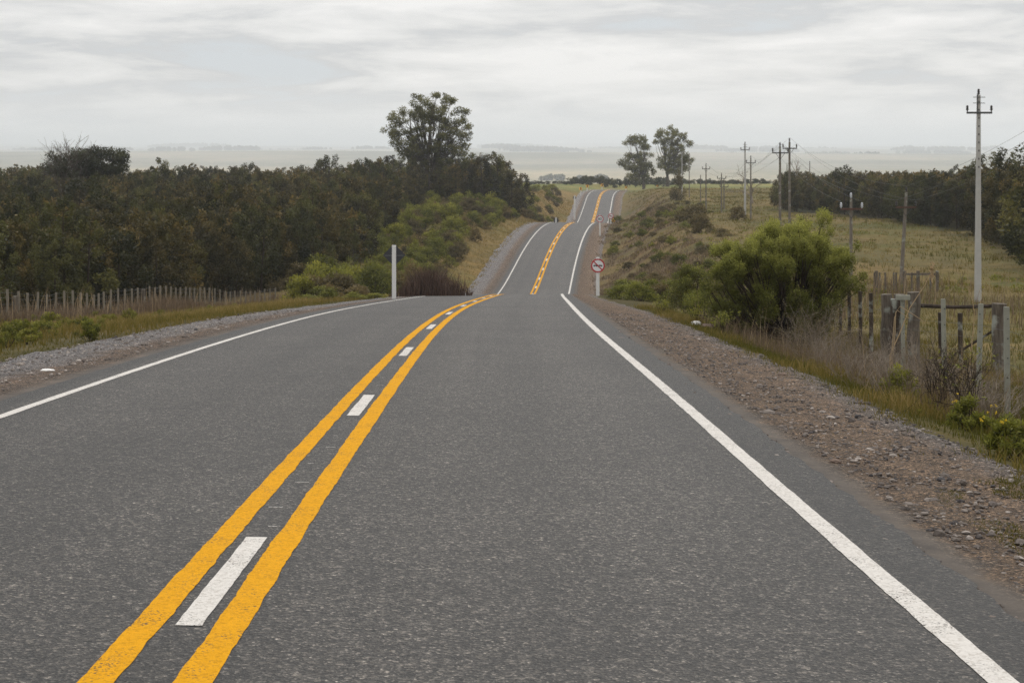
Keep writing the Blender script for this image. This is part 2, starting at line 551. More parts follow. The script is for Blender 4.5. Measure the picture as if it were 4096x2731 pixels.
M['concrete'] = simple('pale_concrete', (0.43, 0.42, 0.40), 0.9, 0.18, 5, 0.15, 0.3)
M['conc_post'] = simple('greenish_concrete_post', (0.27, 0.27, 0.225), 0.9, 0.25, 7, 0.15, 0.4)
M['post_grey'] = simple('weathered_grey_brown_post', (0.21, 0.185, 0.145), 0.9, 0.35, 6, 0.1, 0.4)
M['white_post'] = simple('white_painted_post', (0.70, 0.69, 0.67), 0.7, 0.12, 9, 0.2, 0.2)
M['steel_dark'] = simple('dark_steel', (0.06, 0.06, 0.06), 0.6, 0.3, 6, 0.4)
M['insul_d'] = simple('brown_insulator', (0.045, 0.04, 0.04), 0.35, 0.2, 6, 0.5)
M['insul_w'] = simple('white_insulator', (0.62, 0.64, 0.68), 0.3, 0.1, 6, 0.5)
M['rust'] = simple('rusty_steel', (0.10, 0.055, 0.04), 0.85, 0.3, 8, 0.2)
M['wire'] = simple('galvanised_wire', (0.10, 0.10, 0.10), 0.6, 0.15, 6, 0.4)
M['sign_white'] = simple('white_sign_sheet', (0.72, 0.72, 0.72), 0.45, 0.05, 5, 0.4)
M['sign_red'] = simple('red_sign_sheet', (0.42, 0.022, 0.028), 0.45, 0.08, 5, 0.4)
M['sign_black'] = simple('black_sign_print', (0.018, 0.018, 0.02), 0.5, 0.1, 5, 0.4)
M['sign_yellow'] = simple('yellow_sign_sheet', (0.80, 0.40, 0.02), 0.45, 0.06, 5, 0.4)
M['sign_back'] = simple('dark_grey_sign_back', (0.045, 0.046, 0.052), 0.6, 0.15, 5, 0.3)
M['sign_batten'] = simple('grey_metal_batten', (0.11, 0.115, 0.12), 0.6, 0.15, 5, 0.4)
M['roof'] = simple('white_sheet_roof', (0.78, 0.78, 0.78), 0.6, 0.06, 2, 0.3)
M['wall'] = simple('shed_wall', (0.22, 0.20, 0.18), 0.9, 0.2, 2, 0.1)
M['stone'] = foliage('stones', (0.06, 0.055, 0.055), (0.15, 0.125, 0.108), (0.42, 0.37, 0.33), 0.0, 0.9, 0.0, 0.2)
M['litter'] = simple('white_litter', (0.75, 0.73, 0.70), 0.6, 0.1, 20, 0.3)
M['drystone'] = simple('reddish_rock', (0.17, 0.125, 0.10), 0.9, 0.3, 10, 0.1, 0.5)

# ------------------------------------------------------------------ road alignment (X, Z of the centre line by depth Y)
KN = np.array([-40, 0.0, 10.0, 20.0, 35.0, 50.0, 70.0, 90.0, 110.0, 130.0, 150.0, 175.0, 200.0, 225.0, 250.0, 275.0, 300.0, 330.0, 360.0, 400.0, 440.0, 470.0, 500.0, 540.0, 600.0, 680.0])
KX = np.array([-0.9, -1.437, -1.617, -1.734, -1.866, -1.824, -1.508, -1.093, -0.554, 0.131, 0.925, 2.019, 3.32, 4.937, 6.761, 8.785, 10.939, 13.443, 15.71, 18.489, 21.372, 23.62, 25.993, 30.6, 42.0, 66.0])
KZ = np.array([0.3, -1.889, -2.437, -2.974, -3.86, -4.83, -6.282, -7.805, -9.426, -11.448, -13.538, -15.137, -15.016, -13.852, -12.882, -12.535, -13.088, -14.884, -16.978, -18.335, -17.203, -15.437, -13.75, -13.3, -15.4, -19.0])
WL, WR = 3.62, 3.77


def _spl(k, v):
    n = len(k)
    h = np.diff(k)
    A = np.zeros((n, n))
    b = np.zeros(n)
    A[0, 0] = A[-1, -1] = 1
    for i in range(1, n - 1):
        A[i, i - 1], A[i, i], A[i, i + 1] = h[i - 1], 2 * (h[i - 1] + h[i]), h[i]
        b[i] = 6 * ((v[i + 1] - v[i]) / h[i] - (v[i] - v[i - 1]) / h[i - 1])
    m = np.linalg.solve(A, b)

    def f(q):
        q = np.asarray(q, float)
        qc = np.clip(q, k[0], k[-1])
        j = np.clip(np.searchsorted(k, qc) - 1, 0, n - 2)
        t = qc - k[j]
        hh = h[j]
        return v[j] + t * ((v[j + 1] - v[j]) / hh - hh * (2 * m[j] + m[j + 1]) / 6) + t * t * m[j] / 2 + t ** 3 * (m[j + 1] - m[j]) / (6 * hh)
    return f


RX, RZ = _spl(KN, KX), _spl(KN, KZ)


def RE(Y):
    return np.interp(Y, [0, 60, 110, 200, 300, 540], [-0.0233, 0.0053, 0.0032, -0.0038, -0.0113, -0.0141])


def road_z(Y, w):
    return RZ(Y) + RE(Y) * w


_h = rng.uniform(0, 1, (256, 256))


def vnoise(x, y):
    """smooth value noise, -1..1"""
    x, y = np.asarray(x, float), np.asarray(y, float)
    xi, yi = np.floor(x).astype(int), np.floor(y).astype(int)
    fx, fy = x - xi, y - yi
    fx, fy = fx * fx * (3 - 2 * fx), fy * fy * (3 - 2 * fy)
    a = _h[xi % 256, yi % 256]
    b = _h[(xi + 1) % 256, yi % 256]
    c = _h[xi % 256, (yi + 1) % 256]
    d = _h[(xi + 1) % 256, (yi + 1) % 256]
    return ((a * (1 - fx) + b * fx) * (1 - fy) + (c * (1 - fx) + d * fx) * fy) * 2 - 1


def sstep(t):
    t = np.clip(t, 0, 1)
    return t * t * (3 - 2 * t)


SH_R, SH_L = WR + 2.35, WL + 2.55       # outer edge of the gravel


def ground_z(x, Y):
    x, Y = np.asarray(x, float), np.asarray(Y, float)
    w = x - RX(Y)
    zR = np.interp(Y, [-40, 0, 25, 45, 70, 90, 110, 150, 240, 350, 500, 620], [0.0, -2.7, -3.95, -5.45, -6.95, -7.9, -8.6, -9.0, -9.8, -11.0, -12.2, -13.0])
    zL = np.interp(Y, [-40, 0, 30, 65, 80, 100, 112, 130, 170, 220, 280, 400, 520, 620], [0.0, -2.5, -4.2, -6.75, -7.9, -9.6, -10.55, -10.9, -10.9, -10.6, -9.9, -11.0, -12.4, -13.2])
    right = w > 0
    aw = np.abs(w)
    sh = np.where(right, SH_R, SH_L)
    D = np.where(right, np.interp(Y, [0, 60, 120, 180], [2.4, 3.2, 9.0, 12.0]), np.interp(Y, [0, 60, 120, 180, 270], [7.0, 8.0, 11.0, 14.0, 10.0]))
    t = sstep((aw - sh) / D)
    rz = road_z(Y, np.clip(w, -7, 7)) - 0.05 - 0.02 * np.clip(aw - 4, 0, 3)
    base = np.where(right, zR, zL)
    far = np.interp(Y, [620, 900, 1800, 3000, 4000, 5500, 7000, 9000, 11500, 14000, 17000, 21000, 26000], [-13, -22, -41, -52, -42, -19, -40, -8, -28, 8, -10, 42, 20])
    fn = 9 * vnoise(x / 1700.0 + 3.3, Y / 2600.0) + 5 * vnoise(x / 600.0, Y / 1100.0 + 9)
    far = far + fn * np.interp(Y, [620, 1800, 5500, 9000, 21000], [0, 0.12, 0.8, 1.2, 2.4])
    base = np.where(Y > 620, far, base)
    t = np.where(Y > 640, 1.0, np.maximum(t, sstep((Y - 560) / 80.0)))
    rough = 0.10 * vnoise(x * 0.9, Y * 0.55) + 0.22 * vnoise(x * 0.16, Y * 0.11)
    return rz * (1 - t) + (base + rough * np.where(Y < 600, 1, 0)) * t


def in_poly(x, y, poly):
    x, y = np.asarray(x), np.asarray(y)
    r = np.zeros(x.shape, bool)
    n = len(poly)
    for i in range(n):
        x1, y1 = poly[i]
        x2, y2 = poly[(i + 1) % n]
        c = ((y1 > y) != (y2 > y)) & (x < (x2 - x1) * (y - y1) / (y2 - y1 + 1e-12) + x1)
        r ^= c
    return r


PLANT_L = [(-28.5, 79), (-21.5, 104), (-19.5, 120), (-14.5, 152), (-16.5, 240), (-15.5, 296), (0.0, 296), (2.0, 322), (-8, 400), (-150, 400), (-150, 330), (-60, 79)]
PLANT_R = [(36, 112), (44, 150), (51, 190), (50, 240), (43, 275), (52, 330), (67, 420), (150, 420), (150, 112)]


# ------------------------------------------------------------------ ground sheet
def build_ground():
    ys = np.concatenate([np.arange(-30, 60, 0.6), np.arange(60, 320, 1.6), np.arange(320, 700, 4.0), 700 * (26000 / 700.0) ** (np.linspace(0, 1, 150))])
    a = np.concatenate([np.arange(0, 14, 0.45), np.arange(14, 40, 1.1), np.arange(40, 130, 4.0), 130 * (9500 / 130.0) ** np.linspace(0, 1, 80)])
    ws = np.concatenate([-a[:0:-1], a])
    W, Y = np.meshgrid(ws, ys)
    Xc = RX(Y) * np.where(Y > 680, 1, 1)
    X = Xc + W
    Z = ground_z(X, Y)
    ny, nx = Y.shape
    V = np.stack([X, Y, Z], 2).reshape(-1, 3)
    i = np.arange(ny - 1)[:, None] * nx + np.arange(nx - 1)[None, :]
    Q = np.stack([i, i + 1, i + nx + 1, i + nx], 2).reshape(-1, 4)
    # colour zones of the ground itself: soil, dry grass, green grass, leaf litter
    x, y, w = X.ravel(), Y.ravel(), W.ravel()
    C = np.empty((len(x), 3))
    n1 = vnoise(x * 0.13, y * 0.07)[:, None]
    n2 = vnoise(x * 0.5 + 7, y * 0.3)[:, None]
    C[:] = np.array([0.19, 0.14, 0.062]) + n1 * np.array([0.03, 0.008, 0.004])
    greenish = np.clip(0.25 + 0.7 * n1 + 0.3 * n2, 0, 1)
    C[:] = C * (1 - greenish) + np.array([0.125, 0.12, 0.036]) * greenish
    aw = np.abs(w)

    def blend(mask, col):
        m = np.clip(mask, 0, 1)[:, None]
        C[:] = C * (1 - m) + np.array(col) * m
    # right bank of bare brown earth and heath
    blend(np.where(w > 0, sstep((aw - 5.5) / 2) * (1 - sstep((aw - 15) / 7)) * sstep((y - 115) / 25) * (1 - sstep((y - 440) / 60)), 0) * np.clip(0.62 + 0.8 * n2[:, 0] + 0.3 * n1[:, 0], 0.05, 1), (0.165, 0.12, 0.072))
    # left bank of straw coloured grass
    blend(np.where(w < 0, sstep((aw - 5.5) / 1.5) * (1 - sstep((aw - 15) / 5)) * sstep((y - 105) / 30) * (1 - sstep((y - 520) / 60)), 0) * np.clip(0.78 + 0.5 * n2[:, 0], 0.2, 1), (0.255, 0.175, 0.07))
    # mown strips at the gravel
    blend(np.where(aw > 5.4, (1 - sstep((aw - 6.5) / 4)) * (1 - sstep((y - 120) / 20)), 0) * 0.85, (0.078, 0.066, 0.028))
    blend(np.where((w < -7) & (y < 110), 0.8, 0), (0.14, 0.11, 0.06))
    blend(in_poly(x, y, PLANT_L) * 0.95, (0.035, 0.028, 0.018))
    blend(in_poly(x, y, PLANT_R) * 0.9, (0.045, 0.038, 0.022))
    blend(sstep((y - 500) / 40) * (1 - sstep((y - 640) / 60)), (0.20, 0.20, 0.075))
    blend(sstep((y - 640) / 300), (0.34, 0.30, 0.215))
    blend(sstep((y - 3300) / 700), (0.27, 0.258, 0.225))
    # a patch of grass on the gravel in front of the verge
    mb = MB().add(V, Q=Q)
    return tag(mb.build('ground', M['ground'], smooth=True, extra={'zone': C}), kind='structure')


def strip(ys, w0, w1, dz, nx=2):
    """a ribbon following the road between lateral offsets w0(Y) and w1(Y)"""
    w0, w1 = np.broadcast_to(w0, ys.shape), np.broadcast_to(w1, ys.shape)
    u = np.linspace(0, 1, nx)
    W = w0[:, None] * (1 - u) + w1[:, None] * u
    Y = np.broadcast_to(ys[:, None], W.shape)
    V = np.stack([RX(Y) + W, Y, road_z(Y, W) + dz], 2).reshape(-1, 3)
    ny = len(ys)
    i = np.arange(ny - 1)[:, None] * nx + np.arange(nx - 1)[None, :]
    return V, np.stack([i, i + 1, i + nx + 1, i + nx], 2).reshape(-1, 4), W.ravel()


def jit(ys, amp, scale):
    return amp * (vnoise(ys * scale, ys * 0 + rng.uniform(0, 99)) + 0.7 * vnoise(ys * scale * 3.1, ys * 0 + rng.uniform(0, 99)) + 0.5 * vnoise(ys * scale * 9.0, ys * 0 + rng.uniform(0, 99)))


def build_road():
    ys = np.concatenate([np.arange(-25, 60, 0.12), np.arange(60, 330, 1.0), np.arange(330, 642, 2.0)])
    V, Q, W = strip(ys, -(WL + 0.50) + jit(ys, 0.018, 1.9), WR + 0.50 + jit(ys, 0.035, 2.2), 0.0, 17)
    road = MB().add(V, Q=Q).build('road', M['asphalt'], smooth=True, extra={'w': W})
    tag(road, kind='structure')
    yl = np.concatenate([np.arange(3, 40, 0.05), np.arange(40, 120, 0.2), np.arange(120, 640, 1.0)])

    def line(name, c, width, mat, y=yl, amp=0.004, dz=0.004):
        k = np.interp(y, [0, 50, 120, 400], [1.0, 1.0, 1.12, 1.5])   # the lines read as even along the whole road
        V, Q, W = strip(y, c - width / 2 * k + jit(y, amp, 2.2), c + width / 2 * k + jit(y, amp, 2.2), dz)
        return MB().add(V, Q=Q).build(name, M[mat], road)
    line('edge_line', -WL, 0.115, 'white_line').location = (0, 0, 0)
    line('edge_line', WR, 0.145, 'white_line')
    line('centre_line', -0.205, 0.155, 'yellow_line', amp=0.007)
    line('centre_line', 0.205, 0.165, 'yellow_line', amp=0.007)
    starts = [8.4 + 10 * i for i in range(11)] + [116.15 + 10 * i for i in range(40)]
    for s in starts:
        y = np.linspace(s, s + 2.5, 40 if s < 60 else 8)
        line('lane_dash', 0.0, 0.135, 'white_line', y, 0.004)
    # stray dribbles of white paint between the yellow lines
    for Y, w, l in ((11.3, 0.05, .06), (12.1, -0.03, .10), (13.35, 0.02, .11), (14.45, -0.03, .05), (15.6, 0.03, .09), (16.5, -0.01, .05), (22.3, .03, .09), (23.6, -.02, .06), (25.4, .02, .1)):
        V, Q, W = strip(np.array([Y, Y + 0.016]), w - l / 2, w + l / 2, 0.005)
        MB().add(V, Q=Q).build('paint_dribble', M['white_line'], road)
    for side in (1, -1):
        ed, sh = (WR + 0.42, SH_R + 0.35) if side > 0 else (WL + 0.42, SH_L + 0.35)
        nx = 15
        u = np.linspace(0, 1, nx)
        yy = ys[ys < 600]
        e0 = ed + 0 * yy
        e1 = sh + jit(yy, 0.16, 0.45) - np.interp(yy, [0, 45, 60, 90, 130, 170, 330, 420], [0, 0, 0.4, 0.9, 0.3, -1.0, -1.0, -0.3] if side < 0 else [0, 30, 0.5, 0.6, 0.2, -0.6, -0.6, -0.3] if False else [0, 0, 0.55, 0.9, 0.2, -0.7, -0.7, -0.3])
        W = (e0[:, None] * (1 - u) + e1[:, None] * u) * side
        Y = np.broadcast_to(yy[:, None], W.shape)
        X = RX(Y) + W
        rough = 0.018 * vnoise(X * 5, Y * 3.2) + 0.008 * vnoise(X * 14, Y * 11)
        Zr = road_z(Y, np.clip(W, -7, 7)) - 0.014 - 0.02 * np.clip(np.abs(W) - 4, 0, 3) + rough * np.clip(u * 4, 0, 1)
        Z = np.maximum(Zr, ground_z(X, Y) + 0.012) * (u < 0.9) + (ground_z(X, Y) - 0.03 * (u - 0.85) / 0.15 + 0.02) * (u >= 0.9)
        V = np.stack([X, Y, Z], 2).reshape(-1, 3)
        ny = len(yy)
        i = np.arange(ny - 1)[:, None] * nx + np.arange(nx - 1)[None, :]
        Q = np.stack([i, i + 1, i + nx + 1, i + nx], 2).reshape(-1, 4)
        if side < 0:
            Q = Q[:, ::-1]
        S = np.broadcast_to(u, W.shape).ravel()
        tag(MB().add(V, Q=Q).build('gravel_shoulder', M['gravel_r' if side > 0 else 'gravel_l'], smooth=True, extra={'s': S}), kind='structure')
    return road


build_ground()
build_road()


# ------------------------------------------------------------------ plants
def blob_points(centres, radii, n, shell=0.45, flat=1.0):
    """n points through a set of leaf clumps; also the outward direction in the clump"""
    centres, radii = np.asarray(centres, float), np.asarray(radii, float)
    p = radii ** 2
    k = rng.choice(len(centres), n, p=p / p.sum())
    d = rng.normal(size=(n, 3))
    d /= np.linalg.norm(d, axis=1)[:, None]
    r = radii[k] * rng.uniform(shell, 1.0, n) ** 0.7
    off = d * r[:, None]
    off[:, 2] *= flat
    return centres[k] + off, d, k


def limb(mb, a, b, r0, r1, sag=0.12, n=5, sides=5):
    a, b = np.array(a, float), np.array(b, float)
    t = np.linspace(0, 1, n)[:, None]
    L = np.linalg.norm(b - a)
    mid = rng.normal(size=3) * L * sag
    pts = a * (1 - t) + b * t + mid * (4 * t * (1 - t)) * 0.5
    mb.tube(pts, np.linspace(r0, r1, n), sides, cap=False)


def young_tree(h, wide, nl, ls, rusty):
    """young plantation eucalyptus: returns (crown MB, trunk MB)"""
    crown, trunk = MB(), MB()
    cs, rs = [], []
    nc = 30
    for i in range(nc):
        u = (i + rng.uniform(0, 1)) / nc
        z = h * (0.10 + 0.90 * u ** 0.85)
        prof = wide * math.sqrt(max(0.04, 1.0 - max(0, (z / h - 0.35) / 0.67) ** 2.2)) * (0.6 + 0.4 * min(1, z / h / 0.35))
        a = rng.uniform(0, 2 * math.pi)
        rr = prof * rng.uniform(0.25, 1.0) ** 0.6
        cs.append((rr * math.cos(a), rr * math.sin(a), z))
        rs.append(rng.uniform(0.24, 0.46) * wide * (0.55 + 0.45 * (1 - u)))
    pos, d, k = blob_points(cs, rs, nl, 0.25, 1.15)
    rel = np.clip(pos[:, 2] / h, 0, 1)
    rad = np.hypot(pos[:, 0], pos[:, 1]) / wide
    clump = rng.uniform(-0.36, 0.34, nc)[k]
    tint = np.clip(0.30 + clump + rng.normal(0, 0.13, nl) + rusty * (0.30 * rel + 0.25 * (rad - 0.5) + 0.22 * (d[:, 2] > 0.3)), 0, 1)
    crown.leaves(pos, ls, tint, 0.42, 0.15, d)
    trunk.tube([(0, 0, -0.3), (0.03, 0, h * 0.3), (-0.02, 0.03, h * 0.65), (0, 0, h * 0.93)], [0.085, 0.065, 0.04, 0.012], 6)
    for i in range(0, nc, 2):
        z0 = max(0.2, cs[i][2] - 0.5)
        trunk.tube([(0, 0, z0), cs[i]], [0.02, 0.006], 3, cap=False)
    return crown, trunk


def plant_obj(name, crown, trunk, leafm, barkm, loc, cname='crown', tname='trunk'):
    t = empty(name, loc)
    crown.build(cname, leafm, t)
    if trunk is not None:
        trunk.build(tname, barkm, t)
    return t


def build_plantations():
    protos = []
    for i in range(9):
        h, wd = rng.uniform(4.9, 6.3), rng.uniform(1.35, 2.0)
        c, t = young_tree(h, wd, 4600, 0.20, 0.48 if i % 2 else 0.2)
        o = plant_obj('eucalyptus_tree', c, t, M['leaf_euc'] if i % 2 else M['leaf_euc_g'], M['bark_d'], (0, 0, 0))
        protos.append((o, h, c))
    used = [False] * 9
    sites = []
    for poly, side in ((PLANT_L, -1), (PLANT_R, 1)):
        xs = np.array([p[0] for p in poly])
        y = min(p[1] for p in poly)
        top = max(p[1] for p in poly)
        while y < top:
            step = 2.55 + (y - 70) * 0.009
            for x in np.arange(xs.min(), xs.max(), step * 1.02):
                px, py = x + rng.normal(0, 0.4), y + rng.normal(0, 0.45)
                if in_poly(np.array([px]), np.array([py]), poly)[0] and abs(px / py) < 0.325:
                    sites.append((px, py, side))
            y += step
    # which trees show: walk from the front, keep the profile of what is already hidden
    sites.sort(key=lambda s: s[1])
    prof = np.full(700, 1e9)
    scored = []
    for (x, y, side) in sites:
        hmul = (np.clip(rng.normal(0.95, 0.15), 0.6, 1.3) if side < 0 else rng.uniform(0.82, 1.14) * np.interp(y, [112, 190, 275], [1.45, 1.2, 0.95])) * (1.0 if side > 0 else np.interp(x + 0.0 * y, [-40, -12], [1.0, 1.32]) if y > 270 else 1.0 if y > 110 else 0.9)
        if rng.uniform() < 0.05:
            hmul *= 1.13
        gz = float(ground_z(x, y))
        top = -(gz + 5.7 * hmul) / y
        b = -gz / y
        c = int((x / y + 0.33) / 0.66 * 700)
        hw = max(1, int(1.3 * hmul / y / 0.66 * 700))
        sl = slice(max(0, c - hw), min(700, c + hw + 1))
        vis = np.clip(np.minimum(prof[sl], b) - top, 0, None).sum() if c >= 0 else 0
        prof[sl] = np.minimum(prof[sl], top + 0.0015)
        scored.append((vis * 1.0, x, y, gz, hmul, side))
    scored.sort(key=lambda s: -s[0])
    groups = {}
    for vis, x, y, gz, hm, side in scored[:290]:
        i = int(rng.integers(0, 9))
        o = protos[i][0] if not used[i] else copy_tree(protos[i][0])
        used[i] = True
        o.location = (x, y, gz - 0.05)
        o.scale = (hm * rng.uniform(0.9, 1.15),) * 2 + (hm,)
        o.rotation_euler = (R(rng.uniform(-3, 3)), R(rng.uniform(-3, 3)), rng.uniform(0, 6.28))
        kind = 'rusty tipped' if i % 2 else 'olive green'
        if side < 0:
            zone = 'in the front rows behind the wire fence' if y < 120 else 'in the middle rows of the long plantation' if y < 220 else 'in the back rows under the tall spreading tree'
        else:
            zone = 'in the plantation edge beside the white concrete pole' if y < 165 else 'in the plantation edge beyond the rough field'
        lab = kind + ' young eucalyptus ' + zone
        tag(o, lab, 'tree', lab.replace('eucalyptus', 'eucalypts'))
    # the several hundred trees that hardly show, as one mass
    rest = scored[290:]
    mb = MB()
    low = []
    for i in range(5):
        c, _ = young_tree(5.7, 1.5, 520, 0.52, 0.6)
        low.append((np.concatenate(c.V), np.concatenate(c.A)))
    for j, (vis, x, y, gz, hm, side) in enumerate(rest):
        V, A = low[j % 5]
        a = rng.uniform(0, 6.28)
        ca, sa = math.cos(a), math.sin(a)
        W = np.stack([V[:, 0] * ca - V[:, 1] * sa, V[:, 0] * sa + V[:, 1] * ca, V[:, 2]], 1) * hm + np.array([x, y, gz])
        mb.add(W, Q=np.arange(len(W)).reshape(-1, 4), tint=np.clip(A + rng.normal(0, 0.08), 0, 1))
    if rest:
        tag(mb.build('plantation_wood', M['leaf_euc']), 'dense mass of young eucalyptus filling the plantations behind their front rows', 'wood', kind='stuff')


build_plantations()


def outline_tree(name, label, origin, scale, poly, base, depth, n_clump, rc, nl, ls, leafm, holes=(), flat=0.8, thick=0.55, core=None, group=None, trunk_r=0.4, forks=3):
    """a tree whose crown fills a silhouette given in photo crop pixels, with real depth"""
    def w(u, v):
        return P(origin[0] + u / scale, origin[1] + v / scale, depth)
    b = w(*base)
    b[2] = min(b[2], float(ground_z(b[0], depth))) if False else float(ground_z(b[0], depth))
    pl = [(w(u, v)[0] - b[0], w(u, v)[2] - b[2]) for u, v in poly]
    hl = [(w(u, v)[0] - b[0], w(u, v)[2] - b[2], r * depth / FPX / scale) for u, v, r in holes]
    xs, zs = [p[0] for p in pl], [p[1] for p in pl]
    cx = 0.5 * (min(xs) + max(xs))
    half = 0.5 * (max(xs) - min(xs))
    cs, rs = [], []
    tries = 0
    while len(cs) < n_clump and tries < 6000:
        tries += 1
        x, z = rng.uniform(min(xs), max(xs)), rng.uniform(min(zs), max(zs))
        if not in_poly(np.array([x]), np.array([z]), pl)[0]:
            continue
        if any((x - hx) ** 2 + (z - hz) ** 2 < hr * hr for hx, hz, hr in hl):
            continue
        lim = math.sqrt(max(0.05, 1 - ((x - cx) / (half * 1.05)) ** 2)) * half * thick
        yy = rng.uniform(-lim, lim)
        if any((x - c[0]) ** 2 + (z - c[2]) ** 2 + (yy - c[1]) ** 2 < (0.9 * rc) ** 2 for c in cs):
            continue
        cs.append((x, yy, z))
        rs.append(rc * rng.uniform(0.65, 1.15))
    pos, d, k = blob_points(cs, rs, nl, 0.15, flat)
    tint = np.clip(0.38 + rng.uniform(-0.2, 0.25, len(cs))[k] + 0.22 * d[:, 2] + rng.normal(0, 0.12, nl), 0, 1)
    crown, tr = MB(), MB()
    crown.leaves(pos, ls, tint, 0.4, -0.1, d)
    zc = min(zs)
    forkz = max(0.6, zc * 0.6 + 0.8)
    tr.tube([(0, 0, -0.5), (0.1, 0, forkz * 0.5), (0, 0.05, forkz)], [trunk_r * 1.15, trunk_r, trunk_r * 0.85], 8)
    mains = []
    for i in range(forks):
        a = rng.uniform(0, 6.28)
        e = np.array([cx + half * 0.5 * (i / (max(1, forks - 1)) - 0.5) * 1.6, 0.3 * half * math.sin(a), zc + (max(zs) - zc) * rng.uniform(0.55, 0.75)])
        limb(tr, (0, 0, forkz), e, trunk_r * 0.6, trunk_r * 0.16, 0.08, 7, 6)
        mains.append(e)
    for c in cs:
        m = mains[int(np.argmin([abs(c[0] - q[0]) for q in mains]))]
        s = np.array([0, 0, forkz]) + (m - np.array([0, 0, forkz])) * rng.uniform(0.25, 0.85)
        if s[2] > c[2]:
            s = np.array([0, 0, forkz]) + (m - np.array([0, 0, forkz])) * 0.2
        limb(tr, s, c, trunk_r * 0.2, trunk_r * 0.04, 0.1, 4, 4)
    t = plant_obj(name, crown, tr, leafm, M['bark'], b)
    tag(t, label, 'tree', group)
    return t


outline_tree('eucalyptus_tree', 'tall spreading old tree rising far above the young plantation', (1000, 300), 1.568,
             [(820, 345), (850, 330), (885, 370), (870, 285), (905, 225), (985, 205), (1000, 145), (1060, 125), (1095, 170), (1135, 160), (1150, 115), (1220, 120), (1260, 155), (1320, 170), (1360, 215), (1370, 300), (1400, 330), (1380, 380), (1410, 430), (1400, 480), (1425, 525), (1380, 560), (1300, 545), (1060, 560), (990, 540), (930, 480), (880, 450), (850, 420)],
             (1130, 700), 300, 190, 0.98, 24000, 0.37, M['leaf_big'], holes=[(1075, 300, 26), (1010, 330, 22), (1110, 400, 24), (1250, 240, 18), (1300, 420, 22), (1190, 470, 22), (960, 330, 15), (1240, 500, 20), (1290, 260, 16)], trunk_r=0.42, forks=7)
outline_tree('eucalyptus_tree', 'lone two tiered eucalyptus with a slim pale trunk on the far crest', (1900, 400), 1.742,
             [(1040, 325), (1055, 285), (1100, 245), (1165, 245), (1195, 290), (1230, 360), (1225, 405), (1190, 400), (1215, 440), (1250, 500), (1230, 560), (1150, 570), (1060, 545), (1070, 500), (1000, 455), (1005, 430), (1060, 375), (1110, 385), (1150, 370), (1130, 320)],
             (1175, 605), 540, 85, 1.35, 7500, 0.60, M['leaf_big'], trunk_r=0.45, holes=[(1150, 315, 12)])
outline_tree('eucalyptus_tree', 'lone broad topped eucalyptus, taller of the two on the far crest', (1900, 400), 1.742,
             [(1235, 300), (1265, 225), (1320, 185), (1390, 185), (1440, 225), (1490, 265), (1520, 290), (1500, 320), (1455, 300), (1450, 350), (1500, 380), (1515, 420), (1480, 500), (1430, 520), (1330, 500), (1280, 470), (1290, 400), (1330, 370), (1290, 340)],
             (1340, 600), 548, 105, 1.35, 9500, 0.60, M['leaf_big'], trunk_r=0.6, holes=[(1400, 270, 14), (1320, 320, 14), (1470, 440, 14)])
outline_tree('round_tree', 'bushy dark tree with thin bare tops above the young plantation', (0, 400), 1.4936,
             [(290, 400), (310, 330), (370, 320), (430, 300), (500, 320), (560, 290), (620, 300), (650, 330), (690, 300), (740, 340), (770, 380), (730, 440), (300, 450)],
             (520, 560), 205, 70, 0.9, 11000, 0.34, M['leaf_far'], trunk_r=0.3)


def bare_tree(name, label, p, h, spread, nb, mat='twig', r0=0.12, group=None):
    mb = MB()

    def grow(a, d, L, r, lev):
        n = 4
        pts = [np.array(a, float)]
        for i in range(n):
            d = d + rng.normal(0, 0.13, 3)
            d[2] += 0.04
            d /= np.linalg.norm(d)
            pts.append(pts[-1] + d * L / n)
        mb.tube(pts, np.linspace(r, r * 0.6, n + 1), 4 if lev else 6, cap=False)
        if lev < 4:
            for _ in range(nb):
                q = pts[int(rng.integers(2, n + 1))]
                e = d + rng.normal(0, spread, 3)
                e /= np.linalg.norm(e)
                grow(q, e, L * rng.uniform(0.5, 0.78), r * 0.58, lev + 1)
    grow((0, 0, -0.2), np.array([0, 0, 1.0]), h * 0.38, r0, 0)
    t = empty(name, p)
    mb.build('branches', M[mat], t)
    tag(t, label, 'tree', group)
    return t


def gp(px, Y):
    """point on the ground under a photo column at depth Y"""
    x = (px - 2048.0) / FPX * Y
    return (x, Y, float(ground_z(x, Y)))


bare_tree('bare_tree', 'leafless wispy sapling standing in the bushy dark tree, its taller top', gp(352, 203), 15.4, 0.24, 4, mat='bark', r0=0.12)
bare_tree('bare_tree', 'leafless wispy sapling standing in the bushy dark tree, its broader top', gp(275, 206), 14.8, 0.26, 4, mat='bark', r0=0.11)
bare_tree('bare_tree', 'leafless round crowned tree beside the white and dark pole pair', gp(3010, 330), 9.5, 0.55, 3, r0=0.2)
bare_tree('bare_tree', 'leafless tree next to the white roofed shed', gp(3190, 380), 10.5, 0.5, 3, r0=0.2)
bare_tree('bare_tree', 'small leafless tree behind the white roofed shed', gp(3280, 390), 9.5, 0.5, 3, r0=0.18)


